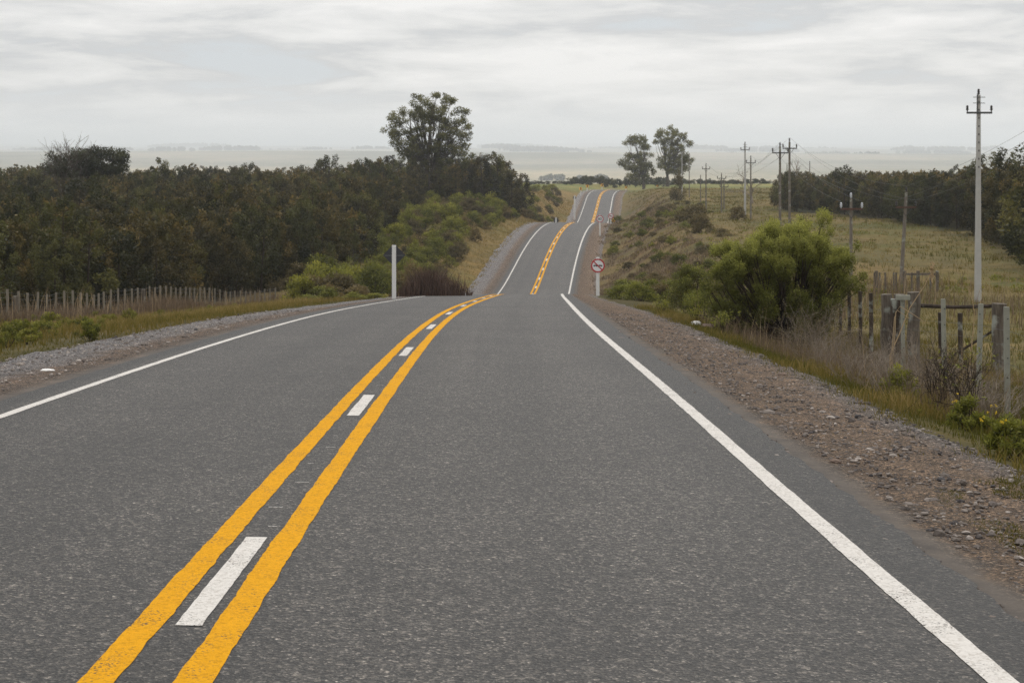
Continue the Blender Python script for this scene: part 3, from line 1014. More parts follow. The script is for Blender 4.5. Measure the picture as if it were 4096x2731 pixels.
def shrub(name, label, loc, w, h, nl, ls, leaf, group=None, stems=9, stem_mat='bark_d', dense=30, flat=0.9, low=0.12):
    crown, st = MB(), MB()
    cs, rs = [], []
    for i in range(dense):
        a = rng.uniform(0, 6.28)
        el = rng.uniform(low, 1.0)
        rr = math.sqrt(max(0.0, 1 - el * el)) * rng.uniform(0.55, 1.0)
        k = rng.uniform(0.8, 1.06)
        cs.append((w * 0.5 * rr * math.cos(a) * k, w * 0.5 * rr * math.sin(a) * k, h * (el * 0.86) * k))
        rs.append(rng.uniform(0.11, 0.2) * w)
    pos, d, k = blob_points(cs, rs, nl, 0.2, flat)
    pos[:, 2] = np.abs(pos[:, 2])
    tint = np.clip(0.34 + rng.uniform(-0.2, 0.2, dense)[k] + 0.26 * d[:, 2] + rng.normal(0, 0.13, nl), 0, 1)
    crown.leaves(pos, ls, tint, 0.4, 0.5, d)
    for i in range(stems):
        c = cs[int(rng.integers(0, dense))]
        limb(st, (rng.normal(0, 0.04 * w), rng.normal(0, 0.04 * w), -0.1), c, 0.014 * w, 0.004 * w, 0.12, 5, 4)
    t = plant_obj(name, crown, st, M[leaf], M[stem_mat], loc, 'foliage', 'stems')
    tag(t, label, 'shrub', group)
    return t


def big_bush():
    """the broad bright green bush by the corner of the fence"""
    Y = 45.0
    loc = P(3140, 1370, Y)
    loc[2] = float(ground_z(loc[0], Y)) - 0.05
    crown, tw, st = MB(), MB(), MB()
    m = Y / FPX / 1.568        # metres per pixel of the crop at (2900, 300)
    lobes = [(430, 930, 95), (300, 980, 105), (560, 985, 95), (180, 1080, 110), (420, 1080, 120), (640, 1060, 95), (90, 1160, 95), (300, 1180, 120), (520, 1180, 120), (700, 1150, 85), (30, 1060, 75), (-40, 1110, 70), (720, 1240, 90), (780, 1160, 60), (790, 1250, 70), (600, 1300, 90), (150, 1290, 100), (0, 1230, 90), (380, 1300, 110), (760, 1330, 50), (230, 1000, 80), (500, 930, 60), (660, 1000, 45), (-110, 1330, 60), (-60, 1440, 60), (60, 1400, 70), (-20, 1520, 50), (200, 1420, 95), (480, 1400, 100), (640, 1400, 70), (120, 1520, 60), (260, 1530, 70), (400, 1520, 80), (540, 1510, 70), (660, 1490, 55), (40, 1560, 50)]
    cx, base_v = (3140 - 2900) * 1.568, None
    cs, rs = [], []
    for (u, v, r) in lobes:
        x = (u / 1.568 + 2900 - 2048) / FPX * Y - loc[0]
        z = -(v / 1.568 + 300 - 592) / FPX * Y - loc[2]
        n = 8 if v < 1200 else 7
        for j in range(n):
            yy = rng.uniform(-1, 1) * math.sqrt(max(0.1, 1 - (x / 2.3) ** 2)) * 1.55
            sc = 1.0 - 0.10 * abs(yy)
            cs.append((x * sc + rng.normal(0, 0.2), yy, z * sc + rng.normal(0, 0.17) - 0.02 * yy))
            rs.append(r * m * rng.uniform(0.34, 0.62))
    cs, rs = np.array(cs), np.array(rs)
    nt = 6800
    tips, d, k = blob_points(cs, rs, nt, 0.5, 1.0)
    ok = tips[:, 2] > 0.1
    tips, d, k = tips[ok], d[ok], k[ok]
    nt = len(tips)
    per = 25
    pos = np.repeat(tips, per, 0) + rng.normal(0, 0.045, (nt * per, 3)) * np.array([1, 1, 1.3])
    dd = np.repeat(d, per, 0)
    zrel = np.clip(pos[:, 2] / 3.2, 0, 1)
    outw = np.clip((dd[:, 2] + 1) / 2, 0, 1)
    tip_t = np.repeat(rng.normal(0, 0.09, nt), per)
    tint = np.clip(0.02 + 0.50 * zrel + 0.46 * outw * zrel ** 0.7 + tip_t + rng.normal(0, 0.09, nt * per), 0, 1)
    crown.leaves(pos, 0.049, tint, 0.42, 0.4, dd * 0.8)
    # fanned stems carrying the tips
    for c, r in zip(cs[::1], rs):
        limb(st, (rng.normal(0, 0.16), rng.normal(0, 0.16), -0.05), c, 0.03, 0.008, 0.10, 6, 4)
    for i in rng.choice(nt, 900, replace=False):
        q = cs[k[i]]
        limb(st, q, tips[i], 0.007, 0.003, 0.1, 3, 3)
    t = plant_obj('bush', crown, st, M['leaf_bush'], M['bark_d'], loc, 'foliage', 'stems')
    tag(t, 'large domed bright yellow green bush beside the gravel, next to the old fence corner', 'bush')


big_bush()
shrub('bush', 'smaller green bush behind and against the large domed bush', gp(2775, 66), 2.4, 2.5, 9000, 0.075, 'leaf_bush', dense=36)
shrub('bush', 'low grey green bush tucked between gravel edge and the large domed bush', gp(2800, 56), 1.6, 1.5, 5000, 0.06, 'leaf_shrub')


def twiggy(name, label, loc, w, h, n, mat='twig', leaf=None, nl=0, group=None, r=0.006, lev=3):
    mb = MB()
    tipl = []

    def grow(a, d, L, rr, lv):
        d = d / np.linalg.norm(d)
        b = a + d * L * 0.5 + rng.normal(0, 0.05, 3) * L
        c = a + d * L + rng.normal(0, 0.08, 3) * L
        mb.tube([a, b, c], [rr, rr * 0.8, rr * 0.55], 3, cap=False)
        tipl.append(c)
        if lv < lev:
            for _ in range(int(rng.integers(2, 4))):
                grow(a + (c - a) * rng.uniform(0.35, 1.0), d + rng.normal(0, 0.5, 3), L * rng.uniform(0.45, 0.75), rr * 0.65, lv + 1)
    for i in range(n):
        a = rng.uniform(0, 6.28)
        q = rng.uniform(0, 1)
        grow(np.array([math.cos(a), math.sin(a), 0]) * w * 0.12 * q, np.array([math.cos(a) * w * 0.5 * q / h * 1.4, math.sin(a) * w * 0.5 * q / h * 1.4, 1.0]), h * rng.uniform(0.42, 0.6), r, 0)
    t = empty(name, loc)
    mb.build('twigs', M[mat], t)
    if leaf:
        lv = MB()
        tp = np.array(tipl)
        p = tp[rng.integers(0, len(tp), nl)] + rng.normal(0, 0.035, (nl, 3))
        lv.leaves(p, 0.05, np.clip(rng.normal(0.5, 0.2, nl), 0, 1), 0.4, 0.5)
        lv.build('foliage', M[leaf], t)
    tag(t, label, 'shrub', group)
    return t


# brown heath at the foot of the big bush and dead shrubs along the fence
twiggy('dry_shrub', 'brown leafless heath shrub at the foot of the large domed bush', gp(3270, 38), 2.0, 1.7, 40, 'twig', 'leaf_olive', 1800)
twiggy('dry_shrub', 'grey tangled dead shrub in front of the pale corner posts', gp(3440, 30), 1.9, 1.3, 26)
twiggy('dry_shrub', 'grey tangled dead shrub between the gravel and the wire fence', gp(3650, 27), 1.7, 1.25, 24)
twiggy('dry_shrub', 'dark upright dead shrub in front of the second concrete post', gp(3760, 22.5), 0.6, 1.0, 16, 'bark_d', r=0.007)
twiggy('dry_shrub', 'dark forked dead shrub at the edge of the gravel', gp(3880, 20.8), 0.8, 1.25, 9, 'bark_d', 'leaf_weed', 120, r=0.008)
twiggy('dry_shrub', 'grey dead shrub under the concrete fence posts', gp(3985, 25), 1.6, 1.0, 20)
for i, (px, Y, h, lab) in enumerate(((2790, 47, 0.75, 'small upright weed with bare stems on the gravel edge'), (2885, 41, 0.7, 'small upright weed with bare stems nearer the large bush'), (2650, 56, 0.5, 'thin weed tuft on the gravel edge beyond the bush'))):
    twiggy('weed', lab, gp(px, Y), 0.6, h, 14, 'bark_d', 'leaf_shrub', 500, r=0.006, lev=1)
for px, Y, w, h, lab in ((3600, 24.6, 0.75, 0.55, 'low dark green weed clump at the gravel lip before the fence'), (4040, 16.8, 0.6, 0.45, 'leafy green weed at the gravel lip under the yellow flowers'), (3870, 20.3, 0.6, 0.42, 'low green weed at the foot of the dark forked shrub')):
    shrub('weed', lab, gp(px, Y), w, h, 1800, 0.05, 'leaf_shrub', stems=10, dense=18)
fl = empty('flowering_weed', gp(4030, 16.4))
mb = MB()
for i in range(11):
    b = np.array([rng.normal(0, 0.22), rng.normal(0, 0.12), 0])
    e = b + np.array([rng.normal(0, 0.14), rng.normal(0, 0.1), rng.uniform(0.3, 0.62)])
    limb(mb, b, e, 0.004, 0.003, 0.06, 4, 3)
    for j in range(4 if i < 6 else 0):
        hd = MB()
        c = e + rng.normal(0, 0.035, 3)
        hd.leaves(np.repeat(c[None], 7, 0) + rng.normal(0, 0.006, (7, 3)), 0.016, 0.5, 0.6, 0.2)
        hd.build('flower', M['flower'], fl)
mb.build('stems', M['leaf_weed'], fl)
tag(fl, 'tall weed with small yellow flower heads by the gravel edge', 'wildflower')

for i, (px, Y, w, h, n, lab) in enumerate(((3330, 33, 1.5, 1.0, 22, 'pale tangled dead shrub between the heath shrub and the corner posts'),
                                           (3520, 33.5, 1.6, 1.2, 26, 'pale tangled dead shrub covering the feet of the corner posts'),
                                           (3700, 30.5, 1.4, 1.0, 22, 'pale tangled dead shrub in front of the dark rail'),
                                           (3560, 24.6, 1.5, 0.75, 18, 'sprawling dead twigs at the gravel lip near the low green weed'),
                                           (3850, 25.5, 1.5, 0.95, 22, 'tangled dead shrub in front of the thick braced post'),
                                           (3960, 21.8, 1.3, 0.85, 20, 'sprawling dead twigs under the last concrete posts'),
                                           (3420, 26.8, 1.3, 0.6, 16, 'low dead twigs on the grassy gravel lip past the heath shrub'))):
    twiggy('dry_shrub', lab, gp(px, Y), w, h, n, r=0.007)
# straw stalks bent over the old fence corner
for i, (pts, lab) in enumerate((([(3560, 1420), (3600, 1330), (3640, 1230), (3700, 1140), (3735, 1065)], 'long straw stalk leaning across the old corner posts'),
                                ([(3570, 1450), (3580, 1330), (3583, 1250), (3600, 1225), (3660, 1262), (3700, 1290)], 'straw stalk snapped over beside the pale post, its tip hanging'),
                                ([(3565, 1430), (3572, 1350), (3578, 1270), (3588, 1240), (3640, 1275)], 'shorter snapped straw stalk under the longer broken one'),
                                ([(3880, 1450), (3890, 1350), (3898, 1260), (3890, 1200), (3878, 1165)], 'straw stalk standing by the second concrete post'))):
    mb = MB()
    p = np.array([P(u, v, 30.0 + 0.2 * i) for u, v in pts])
    b = p[0].copy()
    b[2] = float(ground_z(b[0], b[1]))
    p = np.concatenate([[b], p])
    mb.tube(p - b, np.linspace(0.012, 0.005, len(p)), 4, tint=0.95)
    if i == 0:
        tip = p[-1] - b
        mb.leaves(tip + rng.normal(0, 1, (60, 3)) * np.array([0.02, 0.02, 0.09]) + np.array([-0.03, 0, -0.1]), 0.08, 0.9, 0.3, 0.8)
    o = mb.build('straw_stalk', M['dry'])
    o.location = b
    tag(o, lab, 'dry stalk')

# shrubs of the dip beyond the near crest, each on its own spot
SHR = {}


def shrub_group(key, leaf, n_proto, w, h, nl, ls, name):
    SHR[key] = []
    for i in range(n_proto):
        o = shrub(name, 'x', (0, 0, 0), w * rng.uniform(0.85, 1.2), h * rng.uniform(0.85, 1.2), nl, ls, leaf)
        SHR[key].append([o, False])


shrub_group('green', 'leaf_shrub', 4, 2.6, 2.0, 2600, 0.17, 'shrub')
shrub_group('olive', 'leaf_olive', 4, 2.6, 1.7, 2600, 0.15, 'heath_bush')


def put(key, x, Y, s, label, group, sz=1.0):
    e = SHR[key][int(rng.integers(0, len(SHR[key])))]
    o = copy_tree(e[0]) if e[1] else e[0]
    e[1] = True
    o.location = (x, Y, float(ground_z(x, Y)) - 0.05)
    o.scale = (s * rng.uniform(0.85, 1.25), s, s * sz)
    o.rotation_euler = (0, 0, rng.uniform(0, 6.28))
    if group is None and 'group' in o:
        del o['group']
    tag(o, label, 'shrub', group)
    return o


n_try = 0
placed = []
while len(placed) < 200 and n_try < 9000:       # thicket on the slope between plantation and road
    n_try += 1
    Y = 98 + 240 * rng.uniform() ** 1.15
    w = -rng.uniform(np.interp(Y, [98, 140, 200, 260, 340], [8.6, 8.8, 10.2, 10.2, 8.2]), np.interp(Y, [98, 150, 240, 340], [17, 20, 26, 22]))
    x = float(RX(Y)) + w
    if in_poly(np.array([x]), np.array([Y]), PLANT_L)[0] or (Y < 128 and w < -12.5):
        continue
    if any((x - a) ** 2 + (Y - b) ** 2 < 1.35 ** 2 for a, b in placed):
        continue
    placed.append((x, Y))
    g = rng.uniform() < (0.62 if Y < 190 else 0.5)
    lab = ('green' if g else 'olive brown') + ' shrub on the slope between plantation and road' + (', near the dark stem thicket' if Y < 150 else ', far up the dip')
    put('green' if g else 'olive', x, Y, rng.uniform(0.65, 1.35), lab, lab.replace('shrub', 'shrubs', 1))
placed = []
n_try = 0
while len(placed) < 80 and n_try < 6000:       # scrub beyond the end of the plantation
    n_try += 1
    Y = rng.uniform(335, 500)
    x = float(RX(Y)) - rng.uniform(np.interp(Y, [335, 500], [8.5, 8.0]), 32)
    if in_poly(np.array([x]), np.array([Y]), PLANT_L)[0] or any((x - a) ** 2 + (Y - b) ** 2 < 2.4 ** 2 for a, b in placed):
        continue
    placed.append((x, Y))
    g = rng.uniform() < 0.45
    lab = ('green' if g else 'olive brown') + ' shrub in the far scrub beyond the end of the plantation'
    put('green' if g else 'olive', x, Y, rng.uniform(0.7, 1.3), lab, lab.replace('shrub', 'shrubs'), 0.9)
placed = []
n_try = 0
while len(placed) < 130 and n_try < 6000:       # heath and shrubs over the right bank
    n_try += 1
    Y = 78 + 260 * rng.uniform() ** 1.7
    w = rng.uniform(np.interp(Y, [78, 110, 150, 400], [7.6, 8.0, 8.2, 9]), np.interp(Y, [78, 110, 200, 400], [14, 16, 22, 26]))
    x = float(RX(Y)) + w
    if any((x - a) ** 2 + (Y - b) ** 2 < 1.5 ** 2 for a, b in placed):
        continue
    placed.append((x, Y))
    g = rng.uniform() < 0.42
    lab = ('green' if g else 'olive brown') + ' shrub on the bank behind the round signs' + (', close to the crest' if Y < 140 else ', along the far rise')
    put('green' if g else 'olive', x, Y, rng.uniform(0.32, 0.85), lab, lab.replace('shrub', 'shrubs', 1), 0.72)
for px, Y, s, sz, k, lab in ((2770, 215, 1.9, 0.9, 'olive', 'large dark thicket bush under the wooden poles on the bank top'),
                             (2800, 190, 1.4, 1.0, 'olive', 'round dark bush below the large thicket bush'),
                             (2708, 360, 1.3, 2.7, 'olive', 'tall brown bush beside the white pole on the far crest'),
                             (2950, 235, 1.2, 1.0, 'olive', 'dark bush at the foot of the white and dark pole pair'),
                             (2480, 82, 0.55, 0.7, 'green', 'bright low shrub behind the post of the nearest round sign'),
                             (2560, 80, 0.6, 0.75, 'green', 'bright low shrub on the verge before the smaller bush'),
                             (2620, 84, 0.7, 0.8, 'green', 'bright low shrub on the verge, tallest of that row'),
                             (2470, 300, 1.0, 0.6, 'green', 'green shrub hiding the foot of the small far round sign'),
                             (2740, 76, 0.6, 0.9, 'olive', 'brown shrub behind the smaller green bush')):
    put(k, (px - 2048) / FPX * Y, Y, s, lab, None, sz)
for px, Y, s, sz, k, lab in ((1650, 128, 1.25, 1.4, 'olive', 'tall dark olive shrub above the dark stem thicket'),
                             (1700, 150, 1.2, 1.2, 'olive', 'olive shrub over the thicket, nearer the road dip'),
                             (1330, 92, 0.8, 0.7, 'olive', 'dark low shrub behind the back of the diamond sign'),
                             (1430, 90, 0.75, 0.6, 'olive', 'dark low shrub just left of the diamond sign post'),
                             (1290, 86, 0.7, 0.6, 'green', 'green low shrub at the verge before the diamond sign'),
                             (1420, 84, 0.5, 0.4, 'green', 'bright low plant on the verge beside the diamond sign post'),
                             (1500, 86, 0.5, 0.35, 'green', 'bright low plant right at the diamond sign post'),
                             (1230, 84, 0.55, 0.4, 'green', 'bright low plant on the verge short of the diamond sign')):
    put(k, (px - 2048) / FPX * Y, Y, s, lab.replace('just left of', 'short of'), None, sz)

# dark red-brown thicket of stems beside the dip
Y = 93.0
c = gp(1730, Y)
mb = MB()
n = 2600
bx = np.stack([np.clip(rng.normal(-0.1, 0.95, n), -2.3, 2.1), rng.normal(0, 0.6, n), np.zeros(n)], 1)
hh = 1.85 * (1 - 0.5 * np.abs(bx[:, 0] / 1.9) ** 2.4) * np.clip(rng.normal(0.82, 0.16, n), 0.3, 1.2) * (0.88 + 0.22 * vnoise(bx[:, 0] * 2.2, bx[:, 1]))
mb.blades(bx, hh, 0.03, np.clip(rng.normal(0.45, 0.28, n), 0, 1), 0.42)
o = mb.build('stem_thicket', M['reed'])
o.location = (c[0], Y, float(ground_z(c[0], Y)) - 0.1)
tag(o, 'dark reddish brown thicket of upright bare stems beside the road dip', 'thicket')

# fresh green weeds on the verge before the wire fence
wproto = []
for i in range(4):
    wproto.append([shrub('weed', 'x', (0, 0, 0), 0.9, 0.75, 900, 0.075, 'leaf_weed', stems=12, dense=16), False])
for i, (px, Y) in enumerate(((20, 33), (60, 36), (110, 34.5), (165, 40), (75, 46), (205, 45), (250, 47), (150, 52), (300, 50), (240, 55), (340, 37.5), (330, 58), (390, 62), (420, 56), (455, 64), (500, 70), (560, 66), (610, 74), (760, 76), (520, 52), (35, 41), (130, 62), (180, 58), (880, 84), (940, 88), (1010, 88), (380, 72), (15, 48), (48, 41), (95, 39), (140, 36), (190, 50), (225, 41), (270, 57), (290, 44), (355, 49), (410, 45), (450, 52), (480, 60), (540, 58), (580, 72), (640, 66), (690, 76), (720, 82), (800, 84), (840, 80), (115, 55), (60, 58), (320, 66))):
    e = wproto[i % 4]
    o = copy_tree(e[0]) if e[1] else e[0]
    e[1] = True
    o.location = gp(px, Y)
    s = rng.uniform(0.38, 0.8)
    o.scale = (s, s, s * rng.uniform(0.8, 1.2))
    o.rotation_euler = (0, 0, rng.uniform(0, 6.28))
    lab = 'bright green leafy weed on the verge before the long wire fence'
    tag(o, lab, 'weed', 'green weeds on the verge')
shrub('weed', 'dark green upright weed alone at the gravel edge of the verge', gp(360, 34.2), 0.5, 0.55, 900, 0.06, 'leaf_shrub', stems=12, dense=16)

# ------------------------------------------------------------------ grasses (stuff)


def scatter(n, yr, wr, keep=None, ypow=1.0):
    Y = yr[0] + (yr[1] - yr[0]) * rng.uniform(0, 1, n) ** ypow
    w = rng.uniform(wr[0], wr[1], n)
    X = RX(Y) + w
    k = np.abs(X / np.maximum(Y, 1)) < np.interp(Y, [0, 20, 60, 120], [0.7, 0.6, 0.42, 0.35])
    if keep is not None:
        k &= keep(X, Y, w)
    X, Y = X[k], Y[k]
    return np.stack([X, Y, ground_z(X, Y) - 0.02], 1), w[k]


def tufts(base, per, spread):
    b = np.repeat(base, per, 0)
    b[:, :2] += rng.normal(0, spread, (len(b), 2))
    b[:, 2] = ground_z(b[:, 0], b[:, 1]) - 0.02
    return b


def grass():
    # near verge on the fence side
    mb = MB()
    b, w = scatter(13500, (8, 60), (SH_R - 0.15, SH_R + 6.5), lambda X, Y, w: vnoise(X * 1.3, Y * 0.7) + (w - SH_R) * 1.3 > -0.25, ypow=1.1)
    clump = vnoise(b[:, 0] * 0.8, b[:, 1] * 0.5)
    bb = tufts(b, 6, 0.10)
    tn = np.repeat(clump, 6)
    hg = np.clip(0.11 + 0.22 * np.repeat(np.clip((w - SH_R) / 2.0, 0, 1), 6) + 0.10 * tn, 0.08, 0.6)
    mb.blades(bb, hg, 0.012, np.clip(0.30 + 0.45 * tn + rng.normal(0, 0.2, len(bb)), 0, 1), 0.6)
    # thin grass growing on the gravel itself
    g, w = scatter(16000, (10.6, 14.6), (WR + 1.1, SH_R + 0.5), lambda X, Y, w: vnoise(X * 1.3 + 3, Y * 0.8) + 0.5 * vnoise(X * 4, Y * 3) > 0.0)
    g[:, 2] = road_z(g[:, 1], np.clip(w, -7, 7)) - 0.07
    mb.blades(g, 0.055, 0.007, np.clip(rng.normal(0.16, 0.2, len(g)), 0, 1), 0.9)
    g, w = scatter(500, (16, 45), (WR + 0.9, SH_R), lambda X, Y, w: vnoise(X * 1.1 + 3, Y * 0.35) > 0.25)
    g[:, 2] = road_z(g[:, 1], np.clip(w, -7, 7)) - 0.07
    mb.blades(g, 0.08, 0.008, np.clip(rng.normal(0.3, 0.2, len(g)), 0, 1), 0.7)
    # green field strip behind the fence
    b, w = scatter(9500, (16, 100), (SH_R + 5.5, SH_R + 28))
    bb = tufts(b, 4, 0.15)
    mb.blades(bb, 0.22, 0.02, np.clip(0.28 + 0.3 * np.repeat(vnoise(b[:, 0] * 0.3, b[:, 1] * 0.2), 4) + rng.normal(0, 0.15, len(bb)), 0, 1), 0.5)
    tag(mb.build('verge_grass', M['grass']), 'short mixed green and straw grass around the wooden fence corner', 'grass', kind='stuff')
    # verge on the plantation side
    mb = MB()
    b, w = scatter(12500, (18, 100), (-20, -(SH_L - 0.1)), ypow=1.1)
    cl = vnoise(b[:, 0] * 0.5, b[:, 1] * 0.25)
    bb = tufts(b, 5, 0.14)
    edge = np.clip((np.abs(w) - SH_L) / 3.0, 0, 1)
    hg = np.repeat(0.09 + 0.24 * edge + 0.10 * cl, 5)
    mb.blades(bb, np.clip(hg, 0.06, 0.7), 0.018, np.clip(np.repeat(0.25 + 0.35 * edge + 0.25 * cl, 5) + rng.normal(0, 0.18, len(bb)), 0, 1), 0.5)
    tag(mb.build('verge_grass', M['grass']), 'mixed green and straw grass between the grey gravel and the long wire fence', 'grass', kind='stuff')
    mb = MB()
    b, w = scatter(3000, (21, 52), (SH_R + 0.9, SH_R + 5.6), lambda X, Y, w: vnoise(X * 0.9, Y * 0.5) > -0.35)
    mb.blades(tufts(b, 3, 0.07), 0.55, 0.010, np.clip(rng.normal(0.22, 0.2, 3 * len(b)), 0, 1), 0.6)
    k = rng.choice(len(b), 200)
    mb.blades(b[k], 1.05, 0.010, np.clip(rng.normal(0.8, 0.12, 200), 0, 1), 0.3)
    tag(mb.build('dead_grass', M['dry']), 'tangled dead grass around the fence corner and the heath shrub', 'grass', kind='stuff')
    # brown dead grass along the foot of both fences
    mb = MB()
    n = 9500
    t = rng.uniform(0, 1, n)
    Y = 60 + 56 * t
    X = np.interp(Y, [60, 64, 78, 87, 99, 112], [-19, -19.2, -20.0, -19.7, -18.8, -17.2]) + rng.normal(0.9, 0.9, n)
    b = np.stack([X, Y, ground_z(X, Y) - 0.02], 1)
    clm = vnoise(Y * 0.35, X * 0.2)
    mb.blades(b, np.clip(0.55 + 0.45 * clm, 0.15, 1.2), 0.028, np.clip(0.25 + 0.15 * clm + rng.normal(0, 0.16, n), 0, 1), 0.35)
    k = rng.choice(n, 260)
    mb.blades(b[k], 1.35, 0.03, np.clip(rng.normal(0.8, 0.15, 260), 0, 1), 0.25)
    n = 3800
    Y = rng.uniform(62, 105, n)
    X = RX(Y) + rng.uniform(11, 34, n)
    b = np.stack([X, Y, ground_z(X, Y) - 0.02], 1)
    cl = vnoise(X * 0.25, Y * 0.14)
    k = cl > -0.3
    mb.blades(b[k], np.clip(0.75 + 0.5 * cl[k], 0.2, 1.4), 0.03, np.clip(0.35 + rng.normal(0, 0.18, k.sum()), 0, 1), 0.35)
    kk = rng.choice(len(b), 240)
    mb.blades(b[kk], 1.6, 0.03, np.clip(rng.normal(0.75, 0.15, 240), 0, 1), 0.3)
    tag(mb.build('dead_grass', M['dry']), 'tall dead brown grass along the fences', 'grass', kind='stuff')
    # tussocks over the rough field and both banks
    mb = MB()
    b, w = scatter(15000, (95, 520), (8, 75), lambda X, Y, w: ~in_poly(X, Y, PLANT_R), ypow=1.4)
    s = np.interp(b[:, 1], [95, 520], [1.0, 2.2])
    cl = vnoise(b[:, 0] * 0.2, b[:, 1] * 0.12)
    bb = tufts(b, 5, 0.18)
    mb.blades(bb, np.repeat(0.24 * s ** 0.6 + 0.18 * cl, 5), np.repeat(0.04 * s, 5), np.clip(np.repeat(0.50 - 0.55 * cl, 5) + rng.normal(0, 0.2, len(bb)), 0, 1), 0.6)
    b, w = scatter(8000, (105, 480), (-16, -6.6), ypow=1.3)
    s = np.interp(b[:, 1], [95, 520], [1.0, 2.2])
    bb = tufts(b, 5, 0.16)
    mb.blades(bb, np.repeat(0.20 * s ** 0.6, 5), np.repeat(0.035 * s, 5), np.clip(rng.normal(0.72, 0.2, len(bb)), 0, 1), 0.7)
    tag(mb.build('field_grass', M['grass']), 'tussocky straw and green grass over the rough field and road banks', 'grass', kind='stuff')
    # darker green rosettes and tussocks dotted over the pasture
    b, w = scatter(900, (95, 330), (9, 75), lambda X, Y, w: ~in_poly(X, Y, PLANT_R) & (vnoise(X * 0.09, Y * 0.05) > -0.2), ypow=1.5)
    mb = MB()
    r = rng.uniform(0.18, 0.55, len(b))
    k = np.repeat(np.arange(len(b)), 46)
    d = rng.normal(size=(len(k), 3))
    d /= np.linalg.norm(d, axis=1)[:, None]
    d[:, 2] = np.abs(d[:, 2]) * 0.6
    mb.leaves(b[k] + d * r[k][:, None], 0.17, np.clip(rng.normal(0.25, 0.16, len(k)) + 0.2 * (k % 3 == 0), 0, 1), 0.35, 0.6, d)
    tag(mb.build('pasture_tussocks', M['leaf_shrub']), 'dark green rosettes and tussocks dotted over the rough pasture', 'tussock', kind='stuff')
    # heath over the brown bank
    mb = MB()
    b, w = scatter(6000, (112, 400), (6.3, 17), lambda X, Y, w: vnoise(X * 0.5 + 7, Y * 0.3) > -0.1, ypow=1.5)
    s = np.interp(b[:, 1], [95, 520], [1.0, 2.4])
    bb = tufts(b, 6, 0.25)
    mb.blades(bb, np.repeat(0.34 * s ** 0.3, 6), np.repeat(0.04 * s, 6), np.clip(rng.normal(0.42, 0.25, len(bb)), 0, 1), 0.9)
    tag(mb.build('heath', M['dry']), 'low brown heath covering the bank behind the round signs', 'heath', kind='stuff')


grass()


def stones():
    mb = MB()
    phi = (1 + 5 ** 0.5) / 2
    ico = np.array([(-1, phi, 0), (1, phi, 0), (-1, -phi, 0), (1, -phi, 0), (0, -1, phi), (0, 1, phi), (0, -1, -phi), (0, 1, -phi), (phi, 0, -1), (phi, 0, 1), (-phi, 0, -1), (-phi, 0, 1)])
    ico /= np.linalg.norm(ico[0])
    F = np.array([(0, 11, 5), (0, 5, 1), (0, 1, 7), (0, 7, 10), (0, 10, 11), (1, 5, 9), (5, 11, 4), (11, 10, 2), (10, 7, 6), (7, 1, 8), (3, 9, 4), (3, 4, 2), (3, 2, 6), (3, 6, 8), (3, 8, 9), (4, 9, 5), (2, 4, 11), (6, 2, 10), (8, 6, 7), (9, 8, 1)])

    def put(n, yr, wr, size, tmean):
        Y = yr[0] + (yr[1] - yr[0]) * rng.uniform(0, 1, n) ** 1.5
        w = rng.uniform(wr[0], wr[1], n)
        z = road_z(Y, np.clip(w, -7, 7)) - 0.016 - 0.02 * np.clip(np.abs(w) - 4, 0, 3)
        r = size * rng.lognormal(0, 0.45, n)
        sc = rng.uniform(0.6, 1.3, (n, 1, 3)) * r[:, None, None]
        sc[:, :, 2] *= 0.6
        V = (ico[None] * (1 + rng.normal(0, 0.14, (n, 12, 1)))) * sc
        a = rng.uniform(0, 6.28, n)
        ca, sa = np.cos(a)[:, None], np.sin(a)[:, None]
        V = np.stack([V[:, :, 0] * ca - V[:, :, 1] * sa, V[:, :, 0] * sa + V[:, :, 1] * ca, V[:, :, 2]], 2)
        V += np.stack([RX(Y) + w, Y, z + r * 0.2], 1)[:, None, :]
        T = (np.arange(n)[:, None, None] * 12 + F[None]).reshape(-1, 3)
        mb.add(V.reshape(-1, 3), T, tint=np.repeat(np.clip(rng.normal(tmean, 0.2, n), 0, 1), 12))
    put(10000, (7.5, 50), (WR + 0.75, SH_R + 0.1), 0.013, 0.42)
    put(1300, (7.5, 40), (WR + 0.30, WR + 0.52), 0.012, 0.45)
    put(2600, (16, 55), (-(SH_L + 0.1), -(WL + 0.9)), 0.017, 0.55)
    tag(mb.build('loose_gravel', M['stone']), 'loose stones scattered over both gravel shoulders', 'gravel', kind='stuff')


stones()


def rock(px, py, Y, r, label, mat='drystone', flat=0.6, name='rock'):
    mb = MB()
    n = 14
    for j in range(n + 1):
        pass
    u, v = np.meshgrid(np.linspace(0, math.pi, 9), np.linspace(0, 2 * math.pi, 12, endpoint=False))
    d = np.stack([np.sin(u) * np.cos(v), np.sin(u) * np.sin(v), np.cos(u)], 2)
    k = 1 + 0.22 * vnoise(d[:, :, 0] * 2.1 + px, d[:, :, 1] * 2.1 + d[:, :, 2] * 1.7)
    V = (d * k[:, :, None] * r * np.array([1.2, 0.9, flat])).reshape(-1, 3)
    Q = []
    for a in range(12):
        for b in range(8):
            a2 = (a + 1) % 12
            Q.append((a * 9 + b, a * 9 + b + 1, a2 * 9 + b + 1, a2 * 9 + b))
    o = mb.add(V, Q=Q).build(name, M[mat])
    p = P(px, py, Y)
    w = p[0] - float(RX(Y))
    z = float(road_z(Y, max(-7, min(7, w)))) - 0.02 - 0.02 * max(0, abs(w) - 4) if abs(w) < SH_R - 0.1 else float(ground_z(p[0], Y))
    o.location = (p[0], Y, z + r * flat * 0.5)
    tag(o, label, 'rock')
    return o


